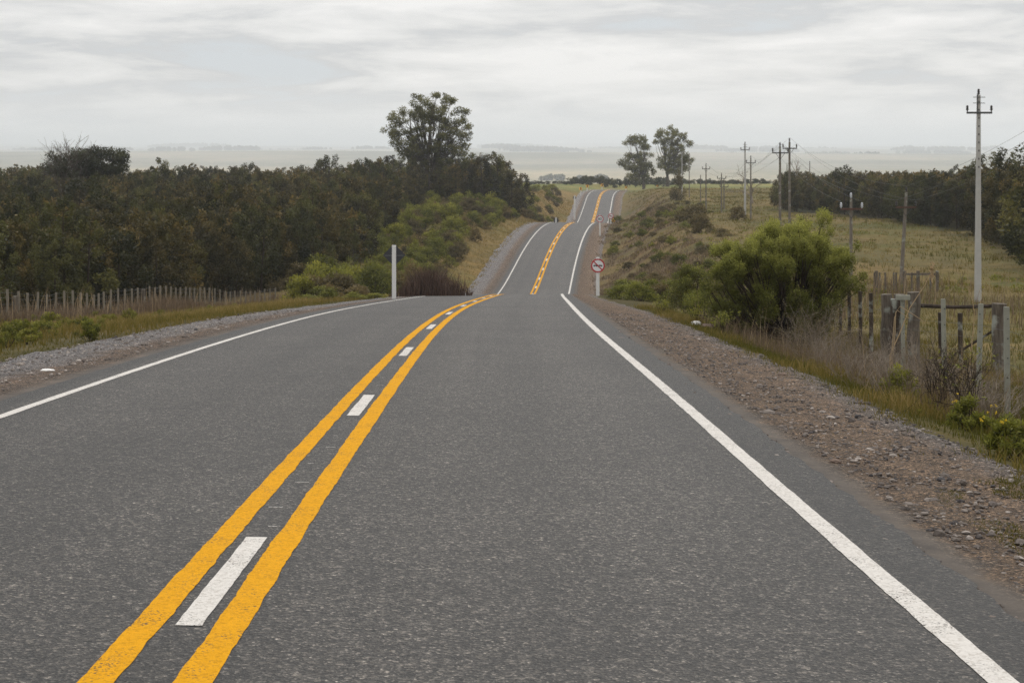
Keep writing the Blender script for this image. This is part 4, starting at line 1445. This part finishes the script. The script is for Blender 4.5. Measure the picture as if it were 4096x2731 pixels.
rock(3340, 1815, 15.3, 0.045, 'brown stone on the gravel, in front of a smaller flat pebble')
rock(3128, 1500, 25.5, 0.06, 'grey stone at the outer lip of the gravel')
rock(3440, 1577, 21.5, 0.05, 'dark stone on the gravel lip below the dead shrub')
rock(2830, 1308, 44, 0.17, 'reddish rock lying in grass behind the bare stemmed weeds')
rock(190, 1512, 24.5, 0.10, 'white flat scrap lying on the brown strip of the gravel', 'litter', 0.3, 'litter')
rock(2785, 1298, 45, 0.13, 'white crumpled litter lying beside the reddish rock', 'litter', 0.6, 'litter')


# ------------------------------------------------------------------ fences
def wires(mb, pts, hs, r=0.0022, sag=0.01):
    for h in hs:
        for a, b in zip(pts[:-1], pts[1:]):
            a, b = np.array(a), np.array(b)
            t = np.linspace(0, 1, 4)[:, None]
            p = a * (1 - t) + b * t + np.array([0, 0, 1.0]) * (h - sag * 4 * t * (1 - t))
            mb.tube(p, r, 3, cap=False)


def left_fence():
    """long wire fence in front of the plantation"""
    us = [72, 176, 258, 354, 440, 524, 605, 686, 757, 820, 882, 930, 978, 1040, 1112, 1176, 1242, 1296, 1408, 1457, 1510, 1562, 1606, 1655, 1698, 1745, 1785, 1830, 1880, 1925, 1970, 2020, 2070, 2120, 2165, 2210, 2260, 2310, 2355, 2400, 2445, 2490, 2540, 2590]
    root = empty('wire_fence', (-18.5, 65, float(ground_z(-18.5, 65))))
    base = np.array(root.location)
    pts = []
    thick = {1: None}
    for i, u in enumerate(us):
        px = u / 2.352
        # fence plan line
        Y = float(np.interp(px, [0, 300, 500, 750, 1000, 1110], [64, 78, 87, 99, 110, 114]))
        p = np.array(gp(px, Y))
        pts.append(p)
        mb = MB()
        hgt = 1.28 * rng.uniform(0.97, 1.04)
        wd = 0.085
        mb.box(p - base + np.array([0, 0, hgt / 2 - 0.1]), (wd, 0.07, hgt + 0.2), Matrix.Rotation(R(rng.uniform(-1.5, 1.5)), 3, 'Y'), taper=0.95)
        mb.build('post', M['post_grey'], root)
    for px in (62, 573):
        Y = float(np.interp(px, [0, 300, 500, 750, 1000, 1110], [64, 78, 87, 99, 110, 114]))
        p = np.array(gp(px, Y))
        mb = MB()
        mb.tube([p - base + np.array([0, 0, -0.2]), p - base + np.array([0.0, 0, 1.12])], [0.13, 0.11], 9)
        mb.build('wooden_post', M['wood_grey'], root)
    first = pts[0] + (pts[0] - pts[1]) * 3
    first[2] = float(ground_z(first[0], first[1]))
    mb = MB()
    wires(mb, [p - base for p in [first] + pts], (0.25, 0.5, 0.75, 1.0, 1.2), 0.004)
    mb.build('wires', M['wire'], root)
    tag(root, 'long wire fence with slim pale posts standing before the dark plantation', 'fence')


def near_fence():
    root = empty('wire_fence', (8.0, 31, float(ground_z(8.0, 31))))
    base = np.array(root.location)
    line = []
    # slim concrete posts
    for px, py, Y in ((4028, 1228, 25.0), (3917, 1215, 28.2), (3776, 1196, 32.0), (3612, 1185, 37.0)):
        top = P(px, py, Y)
        gz = float(ground_z(top[0], Y))
        h = top[2] - gz
        mb = MB()
        q = np.array([top[0], Y, gz]) - base
        mb.box(q + np.array([0, 0, h / 2 - 0.1]), (0.078, 0.07, h + 0.2), Matrix.Rotation(R(rng.uniform(-2, 2)), 3, 'Y'), taper=0.92)
        o = mb.build('post', M['conc_post'], root)
        hb = MB()
        for k in range(5):
            hb.disc(q + np.array([0, -0.037, h * (0.22 + 0.17 * k)]), 0.010, 0.012, 8)
        hb.build('wire_hole', M['sign_black'], o)
        line.append((np.array([top[0], Y, gz]) - base, h))
    # massive old corner posts
    for px, py, Y, r, mat, tilt in ((3545, 1177, 38.5, 0.12, 'wood_grey', 0), (3570, 1195, 38.0, 0.11, 'wood_dark', 2), (3601, 1177, 39.5, 0.12, 'wood_grey', -1), (3655, 1168, 37.6, 0.135, 'wood_grey', 0)):
        top = P(px, py, Y)
        gz = float(ground_z(top[0], Y))
        h = top[2] - gz
        q = np.array([top[0], Y, gz]) - base
        mb = MB()
        n = 9
        pts = [q + np.array([math.tan(R(tilt)) * z + 0.015 * math.sin(z * 5), 0, z]) for z in np.linspace(-0.2, h, n)]
        mb.tube(pts, r * (1 + 0.08 * np.sin(np.arange(n) * 1.9)), 11)
        mb.build('wooden_post', M[mat], root)
        line.append((q, h))
    cap = MB()
    p = P(3612, 1190, 36.95)
    cap.box(p - base, (0.30, 0.10, 0.10))
    cap.build('post_cap', M['conc_post'], root)
    # dark posts leading away past the big bush
    prev = None
    for px, py, Y in ((3483, 1172, 40.5), (3440, 1165, 43.5), (3396, 1160, 47.0), (3360, 1160, 51)):
        top = P(px, py, Y)
        gz = float(ground_z(top[0], Y))
        h = top[2] - gz
        q = np.array([top[0], Y, gz]) - base
        mb = MB()
        mb.tube([q + np.array([0, 0, -0.2]), q + np.array([0.01, 0, h * 0.5]), q + np.array([0, 0, h])], [0.055, 0.05, 0.05], 7)
        mb.build('dark_post', M['wood_dark'], root)
        line.append((q, h))
    line.sort(key=lambda s: s[0][1])
    mb = MB()
    pts = [l[0] for l in line]
    first = pts[0] + (pts[0] - pts[1]) * 2.5
    first[2] = float(ground_z(first[0] + base[0], first[1] + base[1])) - base[2]
    for k in range(5):
        fr = (0.2, 0.4, 0.6, 0.78, 0.93)[k]
        top = [first + np.array([0, -0.05, 1.3 * fr])] + [l[0] + np.array([0, -0.05, min(l[1], 1.45) * fr]) for l in line]
        wires(mb, top, (0.0,), 0.0028)
    mb.build('wires', M['wire'], root)
    tag(root, 'roadside wire fence with slim concrete posts and massive old corner posts', 'fence')

    # braced wooden fence running away from the corner across the field
    root = empty('braced_fence', (10, 39, float(ground_z(10, 39))))
    base = np.array(root.location)
    ends = []
    for px, py, Y, r, mat, nm in ((3762, 1250, 39.2, 0.05, 'wood_dark', 'dark_post'), (3842, 1252, 38.6, 0.055, 'wood_dark', 'dark_post'), (3997, 1214, 36.5, 0.15, 'wood_grey', 'wooden_post')):
        top = P(px, py, Y)
        gz = float(ground_z(top[0], Y))
        h = top[2] - gz
        q = np.array([top[0], Y, gz]) - base
        mb = MB()
        n = 7
        mb.tube([q + np.array([0.01 * math.sin(z * 4), 0, z]) for z in np.linspace(-0.2, h, n)], r * (1 + 0.07 * np.sin(np.arange(n) * 2.3)), 10)
        mb.build(nm, M[mat], root)
        ends.append((q, h))
    mb = MB()
    a, b = P(3675, 1222, 37.9) - base, P(3965, 1224, 36.7) - base
    mb.tube([a, a * 0.5 + b * 0.5 + np.array([0, 0, -0.03]), b], [0.046, 0.038, 0.042], 8)
    mb.build('rail', M['wood_dark'], root)
    mb = MB()
    a, b = P(3815, 1420, 37.0) - base, P(3985, 1315, 36.6) - base
    mb.tube([a, b], 0.03, 6)
    mb.build('brace', M['wood_dark'], root)
    tag(root, 'old braced wooden fence end with dark rail behind the concrete posts', 'fence')

    # grey wooden fence at the far side of the little paddock
    root = empty('plank_fence', (22, 96, float(ground_z(22, 96))))
    base = np.array(root.location)
    for px, big in ((3498, 0), (3505, 1), (3518, 0), (3541, 0), (3575, 0), (3585, 0), (3618, 1), (3647, 0), (3672, 1), (3722, 0), (3748, 1)):
        Y = 96.0
        q = np.array(gp(px, Y)) - base
        top = P(px, 1083 if big else 1090, Y)[2] - base[2]
        mb = MB()
        mb.box(q + np.array([0, 0, (top - q[2]) / 2 - 0.1]), (0.17 if big else 0.09, 0.1, top - q[2] + 0.2))
        mb.build('post', M['wood_grey'], root)
    a, b = P(3620, 1096, 95.9) - base, P(3748, 1097, 95.9) - base
    mb = MB()
    mb.box((a + b) / 2, (b[0] - a[0], 0.08, 0.13))
    mb.build('rail', M['wood_grey'], root)
    tag(root, 'grey wooden post and rail fence across the paddock behind the leaning pole', 'fence')


left_fence()
near_fence()


# ------------------------------------------------------------------ poles and lines
def insulator(mb, c, s=1.0):
    c = np.array(c, float)
    z = np.array([0, 0.04, 0.08, 0.09, 0.14, 0.15, 0.20, 0.24]) * s
    r = np.array([0.02, 0.02, 0.065, 0.03, 0.06, 0.03, 0.05, 0.02]) * s
    mb.tube([c + np.array([0, 0, q]) for q in z], r, 8)


def pole(label, px, py_top, Y, arm_px=None, arm_py=None, concrete=False, lean=0.0, white_ins=False, arm_rot=0.0, rust=False, r=None, kind=None):
    p = gp(px, Y)
    top = -(py_top - 592) / FPX * Y - p[2]
    root = empty('utility_pole', p)
    hb = top - (0.42 if arm_px else 0.0)
    lx = math.tan(R(lean))
    mb = MB()
    if concrete:
        mb.box((lx * hb / 2, 0, hb / 2 - 0.25), (0.32, 0.26, hb + 0.5), Matrix.Rotation(R(lean), 3, 'Y'), taper=0.52)
        s = mb.build('shaft', M['concrete'], root)
        ho = MB()
        for k in range(9):
            z = hb - 0.35 - 0.42 * k
            ho.box((lx * z, -0.135 * (1 - 0.48 * z / hb) - 0.004, z), (0.05, 0.02, 0.09))
        ho.build('holes', M['sign_black'], s)
    else:
        rr = r or 0.13
        mb.tube([(lx * z, 0, z) for z in np.linspace(-0.4, hb, 6)], np.linspace(rr, rr * 0.66, 6), 10)
        mb.build('shaft', M['wood_pole'], root)
    ends = []
    if arm_px:
        az = -(arm_py - 592) / FPX * Y - p[2]
        half = arm_px / 2 / FPX * Y
        ca, sa = math.cos(R(arm_rot)), math.sin(R(arm_rot))
        half /= max(0.3, ca)
        mb = MB()
        mb.box((lx * az, -0.15, az), (half * 2, 0.09, 0.10), Matrix.Rotation(R(arm_rot), 3, 'Z'))
        mb.build('crossarm', M['rust' if rust else 'steel_dark'], root)
        if not concrete:
            for sgn in (-1, 1):
                b2 = MB()
                b2.tube([(lx * az, -0.12, az - 0.55), (lx * az + sgn * half * 0.55 * ca, -0.15 + sgn * half * 0.55 * sa, az - 0.04)], 0.018, 4)
                b2.build('brace', M['steel_dark'], root)
        im = M['insul_w' if white_ins else 'insul_d']
        for q in ((lx * az - half * 0.95 * ca, -0.15 - half * 0.95 * sa, az + 0.05), (lx * az + half * 0.95 * ca, -0.15 + half * 0.95 * sa, az + 0.05), (lx * hb, 0, hb - 0.02)):
            ib = MB()
            insulator(ib, q, 1.4)
            ib.build('insulator', im, root)
            ends.append(np.array(q) + np.array(p) + np.array([0, 0, 0.4]))
        if concrete:
            sb = MB()
            sb.tube([(lx * hb - 0.09, -0.1, hb - 1.0), (lx * hb - 0.09, -0.1, hb + 0.05)], 0.03, 5)
            for z in (hb - 0.12, hb - 0.42):
                sb.box((lx * z, -0.1, z), (0.62, 0.03, 0.03))
            sb.build('bracket', M['steel_dark'], root)
    tag(root, label, 'pole')
    return ends


G = pole('tall white concrete pole with dark crossarm standing before the plantation, largest of all poles', 3911, 348, 88, 101, 452, True, lean=0.25)
F = pole('leaning grey wooden pole with rusty crossarm beside the paddock fence', 3604, 742, 110, 81, 829, False, lean=3.3, rust=True, r=0.14)
E_ = pole('grey wooden pole with white insulators rising behind the large domed bush', 3404, 764, 100, 88, 836, False, white_ins=True, rust=True, r=0.12)
D_ = pole('wooden pole with high crossarm, taller of the middle pair', 3158, 548, 150, 57, 594, False)
C_ = pole('wooden pole with wide lower crossarm, shorter of the middle pair', 3120, 566, 142, 64, 612, False)
A_ = pole('white concrete pole with short crossarm beside a dark wooden pole', 2980, 564, 246, 36, 600, True)
B_ = pole('dark wooden pole with crossarm close beside a white concrete pole', 3003, 620, 233, 38, 652, False)
H_ = pole('distant white concrete pole beside the tall brown bush on the far crest', 2728, 610, 400, None, None, True)
I_ = pole('distant slim wooden pole next to the white pole on the far crest', 2757, 612, 380, None, None, False, r=0.12)
J_ = pole('distant wooden pole with crossarm, between the crest trees and the pole trio', 2824, 650, 286, 31, 676, False)
M_ = pole('distant plain wooden pole without crossarm behind the bank thicket', 2802, 700, 330, None, None, False, r=0.12)
K_ = pole('wooden pole with crossarm standing in front of its twin on the field', 2886, 690, 265, 36, 714, False)
L_ = pole('wooden pole with low crossarm, shorter rear twin on the field', 2896, 712, 285, 34, 748, False)
N_ = pole('thin dark pole behind the white roofed shed', 3239, 645, 370, None, None, False, r=0.14)
O_ = pole('thin pole in front of the leafless shed tree', 3148, 655, 345, None, None, False, r=0.11)


def power_line(label, spans):
    root = empty('power_line', tuple(spans[0][0][0]))
    base = np.array(root.location)
    for s in range(len(spans[0][0])):
        mb = MB()
        for a, b, sag in spans:
            t = np.linspace(0, 1, 14)[:, None]
            p = a[s] * (1 - t) + b[s] * t - np.array([0, 0, 1.0]) * (sag * 4 * t * (1 - t)) - base
            mb.tube(p, 0.008, 4, cap=False)
        mb.build('conductor', M['wire'], root)
    tag(root, label, 'power line')


off = [np.array([26.0 + d, 62, 4.9 + e]) for d, e in ((-.7, 0), (.7, 0), (0, .9))]
power_line('thin power line sagging along the row of wooden poles', [(off, F, 0.9), (F, D_, 0.9), (D_, K_, 1.2), (K_, J_, 0.4)])
power_line('thin power line from the rear twin pole past the white insulators', [(E_, C_, 0.6), (C_, B_, 1.0), (B_, L_, 0.8)])


# ------------------------------------------------------------------ signs
def sign_post(root, w, top, mat='white_post'):
    mb = MB()
    b = 0.008
    mb.box((0, 0, top / 2 - 0.25), (w, w, top + 0.5 - 0.02))
    mb.box((0, 0, top - 0.005), (w - 2 * b, w - 2 * b, 0.03))
    return mb.build('post', M[mat], root)


def digit_mesh(mb, ch, cx, cz, h, y, t):
    """rounded digit drawn as a swept stroke"""
    w = h * 0.30

    def stroke(pts):
        pts = np.array(pts)
        n = len(pts)
        d = np.gradient(pts, axis=0)
        d /= np.linalg.norm(d, axis=1)[:, None] + 1e-9
        nn = np.stack([-d[:, 1], d[:, 0]], 1) * t / 2
        a, b = pts + nn, pts - nn
        V = np.concatenate([np.stack([a[:, 0] + cx, np.full(n, y), a[:, 1] + cz], 1), np.stack([b[:, 0] + cx, np.full(n, y), b[:, 1] + cz], 1)])
        V2 = V.copy()
        V2[:, 1] += 0.003
        Q = [(i, n + i, n + i + 1, i + 1) for i in range(n - 1)] + [(2 * n + i, 2 * n + i + 1, 3 * n + i + 1, 3 * n + i) for i in range(n - 1)]
        mb.add(np.concatenate([V, V2]), Q=Q)
    if ch == '0':
        a = np.linspace(0, 2 * math.pi, 30)
        stroke(np.stack([w * np.cos(a), h / 2 * np.sin(a)], 1))
    if ch == '6':
        a = np.linspace(0, 2 * math.pi, 24)
        stroke(np.stack([w * np.cos(a), -h * 0.19 + h * 0.31 * np.sin(a)], 1))
        a = np.linspace(math.pi, math.pi * 0.25, 16)
        stroke(np.stack([w * np.cos(a), -h * 0.19 + (h * 0.69) * np.sin(a)], 1))


def car_icon(mb, cx, cz, s, y):
    """side view of a small car, low body with cabin and wheels"""
    body = [(-1, -0.22), (1, -0.22), (1.0, 0.10), (0.62, 0.16), (-0.7, 0.16), (-1.0, 0.08)]
    mb.prism([(cx + s * a, cz + s * b) for a, b in body], y, y + 0.003)
    cab = [(-0.62, 0.16), (0.55, 0.16), (0.28, 0.50), (-0.36, 0.50)]
    for i in range(4):
        a, b = np.array(cab[i]), np.array(cab[(i + 1) % 4])
        d = (b - a) / np.linalg.norm(b - a)
        nn = np.array([-d[1], d[0]]) * 0.07
        q = [a + nn, b + nn, b - nn, a - nn]
        mb.prism([(cx + s * u[0], cz + s * u[1]) for u in q], y - 0.001, y + 0.002)
    for wx in (-0.55, 0.55):
        mb.disc((cx + s * wx, y, cz - s * 0.24), s * 0.2, 0.005, 12)


def round_sign(label, px, py, diam_px, Y, post_px, post_top_py, face):
    x = (px - 2048) / FPX * Y
    gz = float(ground_z(x, Y))
    w = x - float(RX(Y))
    root = empty('road_sign', (x, Y, gz))
    r = diam_px / 2 / FPX * Y
    zc = -(py - 592) / FPX * Y - gz
    pw = post_px / FPX * Y
    sign_post(root, pw, -(post_top_py - 592) / FPX * Y - gz)
    y = -pw / 2 - 0.02
    mb = MB()
    mb.disc((0, y, zc), r, 0.012, 40)
    plate = mb.build('plate', M['sign_white'], root)
    mb = MB()
    mb.disc((0, y - 0.010, zc), r * 0.995, 0.006, 40, r_in=r * 0.80)
    mb.build('red_border', M['sign_red'], plate)
    mb = MB()
    if face == 'overtake':
        car_icon(mb, -r * 0.34, zc - 0.01 * r, r * 0.32, y - 0.010)
        car_icon(mb, r * 0.34, zc - 0.01 * r, r * 0.32, y - 0.010)
        mb.build('symbol', M['sign_black'], plate)
        mb = MB()
        mb.box((0, y - 0.018, zc), (r * 1.66, 0.004, r * 0.17), Matrix.Rotation(R(45), 3, 'Y'))
        mb.build('red_slash', M['sign_red'], plate)
    else:
        digit_mesh(mb, '6', -r * 0.27, zc, r * 0.72, y - 0.010, r * 0.13)
        digit_mesh(mb, '0', r * 0.27, zc, r * 0.72, y - 0.010, r * 0.13)
        mb.build('numerals', M['sign_black'], plate)
    tag(root, label, 'road sign')
    return root


round_sign('round red bordered sign with two cars struck through, near the first crest', 2391, 1062, 56, 98, 13, 1030, 'overtake')
round_sign('round red bordered speed sign reading 60 on the second rise', 2399.5, 875.6, 28.7, 250, 5.8, 861, 'speed')
round_sign('small far round sign with two cars struck through, above a yellow sign', 2443, 864.5, 22, 292, 4.5, 852, 'overtake')


def back_sign(label, px, py, size_px, Y, post_px, post_top_py, diamond):
    x = (px - 2048) / FPX * Y
    gz = float(ground_z(x, Y))
    root = empty('road_sign', (x, Y, gz))
    zc = -(py - 592) / FPX * Y - gz
    s = size_px / 2 / FPX * Y
    pw = post_px / FPX * Y
    sign_post(root, pw, -(post_top_py - 592) / FPX * Y - gz)
    y = pw / 2 + 0.02
    mb = MB()
    if diamond:
        mb.prism([(-s, zc), (0, zc - s), (s, zc), (0, zc + s)], y - 0.006, y + 0.006)
    else:
        mb.disc((0, y, zc), s, 0.012, 32)
    pl = mb.build('plate', M['sign_back'], root)
    mb = MB()
    mb.box((0, y - 0.022, zc - 0.02), (s * (1.62 if diamond else 1.7), 0.03, 0.04))
    mb.build('batten', M['sign_batten'], pl)
    tag(root, label, 'road sign')
    return root


back_sign('white post carrying the dark back of a diamond sign at the near verge', 1576, 1021, 91, 81, 15.5, 982, True)
back_sign('short post with the dark back of a round sign just over the second crest', 2224, 883, 19.5, 292, 6.2, 871, False)
back_sign('tall thin post with the small dark back of a round sign up the last rise', 2298.5, 791, 13.5, 425, 5.6, 782, False)


def yellow_sign(label, px, py, size_px, Y, post_top_py, diamond, flip=False, rot=0.0):
    x = (px - 2048) / FPX * Y
    gz = float(ground_z(x, Y))
    root = empty('road_sign' if diamond else 'chevron_sign', (x, Y, gz), R(rot))
    zc = max(0.5, -(py - 592) / FPX * Y - gz)
    s = size_px / 2 / FPX * Y
    sign_post(root, 0.20, zc + s * 0.8)
    mb = MB()
    y = -0.12
    if diamond:
        mb.prism([(-s, zc), (0, zc - s), (s, zc), (0, zc + s)], y - 0.006, y + 0.006)
    else:
        mb.box((0, y, zc), (2 * s, 0.012, 2.3 * s))
    pl = mb.build('plate', M['sign_yellow'], root)
    mb = MB()
    if diamond:
        for q in ([(-0.22, -0.45), (0.02, -0.45), (0.02, 0.1), (-0.22, 0.1)], [(-0.22, 0.1), (0.02, 0.02), (0.35, 0.2), (0.30, 0.42), (-0.1, 0.3)]):
            mb.prism([(s * a, zc + s * b) for a, b in q], y - 0.012, y - 0.008)
    else:
        f = -1 if flip else 1
        for q in ([(-0.55, 1.0), (0.15, 1.0), (0.7, 0.0), (0.0, 0.0)], [(0.0, 0.0), (0.7, 0.0), (0.15, -1.0), (-0.55, -1.0)]):
            mb.prism([(f * s * a, zc + s * b) for a, b in (q if f > 0 else q[::-1])], y - 0.012, y - 0.008)
    mb.build('arrow' if diamond else 'chevron', M['sign_black'], pl)
    tag(root, label, 'road sign')


yellow_sign('yellow diamond warning sign turned aside below the small far round sign', 2453, 884, 19, 300, 0, True, rot=20)
yellow_sign('yellow chevron board lowest on the last crest, beside the first edge line', 2322.4, 755.5, 10, 497, 0, False)
yellow_sign('yellow chevron board second along the bend on the last crest', 2349, 745, 10, 520, 0, False)
yellow_sign('yellow chevron board straight above the centre line on the last crest', 2408, 741, 10, 575, 0, False)
yellow_sign('yellow chevron board beyond the outer edge of the bend', 2504, 750, 8.5, 537, 0, False)
yellow_sign('yellow chevron board last along the bend, low in the grass', 2629, 756, 7, 545, 0, False)


# ------------------------------------------------------------------ shed
def shed():
    Y = 400.0
    p = gp(3228, Y)
    root = empty('shed', p)
    zt = -(703 - 592) / FPX * Y - p[2]
    w, d = 4.6, 5.0
    ze = zt - 1.1
    mb = MB()
    mb.box((0, 0, ze / 2), (w * 0.9, d, ze))
    mb.build('wall', M['wall'], root)
    mb = MB()
    mb.prism([(-w / 2, ze), (w / 2, ze), (w * 0.32, zt), (-w * 0.32, zt)], -d / 2 - 0.2, d / 2 + 0.2)
    mb.build('roof', M['roof'], root)
    tag(root, 'pale shed with bright white roof showing above the plantation', 'shed')


shed()


# ------------------------------------------------------------------ crest hedge and the far land
def far_trees():
    protos = []
    for i in range(5):
        crown, tr = MB(), MB()
        h, wd = 3.4, rng.uniform(1.1, 1.9)
        cs = [(rng.normal(0, wd * 0.4), rng.normal(0, wd * 0.4), h * rng.uniform(0.12, 0.9)) for _ in range(16)]
        pos, d, k = blob_points(cs, [wd * 0.45] * 16, 900, 0.2)
        crown.leaves(pos, 0.42, np.clip(0.4 + 0.25 * d[:, 2] + rng.normal(0, 0.15, 900), 0, 1), 0.5, 0.2, d)
        tr.tube([(0, 0, -0.2), (0, 0, h * 0.6)], [0.12, 0.06], 5)
        o = plant_obj('hedge_tree', crown, tr, M['leaf_far'], M['bark'], (0, 0, 0))
        protos.append([o, False])
    xs = list(np.arange(2110, 2330, 22)) + list(np.arange(2280, 3080, 13))
    for j, px in enumerate(xs):
        px = px + rng.normal(0, 4)
        Y = 610 + rng.uniform(-8, 25)
        e = protos[j % 5]
        o = copy_tree(e[0]) if e[1] else e[0]
        e[1] = True
        x = (px - 2048) / FPX * Y
        top = np.interp(px, [2110, 2200, 2300, 2320, 2500, 2700, 3080], [745, 730, 715, 706, 712, 714, 722]) + rng.uniform(-7, 9)
        gz = float(ground_z(x, Y))
        hz = max(1.2, -(top - 592) / FPX * Y - gz)
        s = hz / 3.3
        o.location = (x, Y, gz)
        o.scale = (max(0.9, s) * rng.uniform(1.1, 1.6), max(0.9, s), s)
        o.rotation_euler = (0, 0, rng.uniform(0, 6.28))
        lab = 'small dark tree in the hedge line under the crest eucalyptus' if px > 2300 else 'small dark tree in the thin hedge line short of the last crest'
        tag(o, lab, 'tree', lab.replace('tree', 'trees', 1))
    # far woods, each one a dark mass of crowns on the plain or the hills
    woods = [(2250, 655, 2600, 190, 9, 'dark round wood on the pale plain above the road'),
             (1100, 605, 5200, 420, 13, 'long hazy wood on the hill behind the plantation'),
             (930, 622, 4200, 260, 12, 'hazy wood below the long hill wood'),
             (50, 645, 1500, 150, 12, 'wood at the edge of the plain beside the bushy dark tree'),
             (160, 658, 1450, 40, 9, 'small wood patch next to the bushy dark tree'),
             (2080, 625, 3900, 180, 13, 'hazy wood on the hill over the road, taller patch'),
             (2190, 627, 3800, 130, 13, 'hazy wood on the hill over the road, second patch'),
             (2040, 600, 6500, 260, 12, 'faint wood on the skyline hill over the road'),
             (2560, 606, 6000, 160, 12, 'faint wood on the hill between the road and the eucalyptus pair'),
             (3310, 632, 3600, 200, 12, 'hazy straight edged wood above the white roofed shed'),
             (3630, 626, 4600, 50, 11, 'small hazy wood square above the plantation edge'),
             (3780, 570, 8000, 26, 16, 'tiny square wood standing on the skyline'),
             (3690, 574, 8200, 110, 9, 'low wood strip on the skyline beside the tiny square wood'),
             (1480, 617, 4400, 150, 9, 'hazy wood behind the tall spreading tree'),
             (1270, 618, 4500, 120, 8, 'hazy low wood short of the tall spreading tree'),
             (2900, 640, 3300, 90, 9, 'hazy wood between the pole trio'),
             (2400, 668, 2450, 60, 4, 'thin scatter of trees beside the dark round wood'),
             (3060, 640, 3500, 120, 8, 'hazy low wood behind the pole pair'),
             (760, 600, 6400, 330, 9, 'faint wood strip on the high hill behind the plantation'),
             (430, 612, 5000, 200, 8, 'faint wood patch on the far hill past the bare saplings')]
    for i in range(34):
        Yw = rng.uniform(3900, 12500)
        woods.append((rng.uniform(0, 4096), 0, Yw / 2.1 if Yw > 6300 else Yw, rng.uniform(50, 330) * (0.6 + Yw / 16000), rng.uniform(7, 13), None))
    for px, py, Y, wpx, hpx, lab in woods:
        Y = Y * 2.1 if (Y > 3000 and (lab or Y < 6000)) else Y
        wm, hm = wpx * Y / FPX, 1.3 * hpx * Y / FPX
        x0 = (px - 2048) / FPX * Y
        gz = float(ground_z(x0, Y))
        n = int(min(160, max(16, wm / 8)))
        mb = MB()
        cx_ = rng.uniform(-wm / 2, wm / 2, n)
        cy_ = rng.uniform(-1, 1, n) * max(15, wm * 0.10)
        gx = ground_z(x0 + cx_, Y + cy_) - gz
        # stands on its hill, as tall as real trees, on the rise that carries it
        ht = np.clip(hm, 9, 26) * (1 - 0.45 * np.abs(cx_ / (wm / 2)) ** 3) * rng.uniform(0.8, 1.1, n)
        cs = np.stack([cx_, cy_, gx + ht * 0.55], 1)
        nl = n * 60
        pos, d, k = blob_points(cs, ht * 0.55, nl, 0.5)
        mb.leaves(pos, max(4.0, Y * 0.0014), np.clip(0.35 + 0.3 * d[:, 2] + rng.normal(0, 0.12, nl), 0, 1), 0.7, 0.2, d)
        o = mb.build('distant_wood', M['leaf_far'])
        o.location = (x0, Y, gz)
        tag(o, lab or 'one of many hazy woods scattered over the far hills', 'wood', None if lab else 'hazy woods scattered over the far hills', kind='stuff')


far_trees()

# ------------------------------------------------------------------ haze
hz = bpy.data.materials.new('haze_air')
hz.use_nodes = True
ht = hz.node_tree
for n in list(ht.nodes):
    ht.nodes.remove(n)
ho = ht.nodes.new('ShaderNodeOutputMaterial')
pv = ht.nodes.new('ShaderNodeVolumePrincipled')
pv.inputs['Color'].default_value = (0.89, 0.94, 1.0, 1)
pv.inputs['Density'].default_value = 0.00017
pv.inputs['Anisotropy'].default_value = 0.5
ht.links.new(pv.outputs[0], ho.inputs['Volume'])
mb = MB()
mb.box((0, 13100, 10), (19600, 26300, 200))
o = mb.build('haze', hz)
tag(o, kind='stuff')
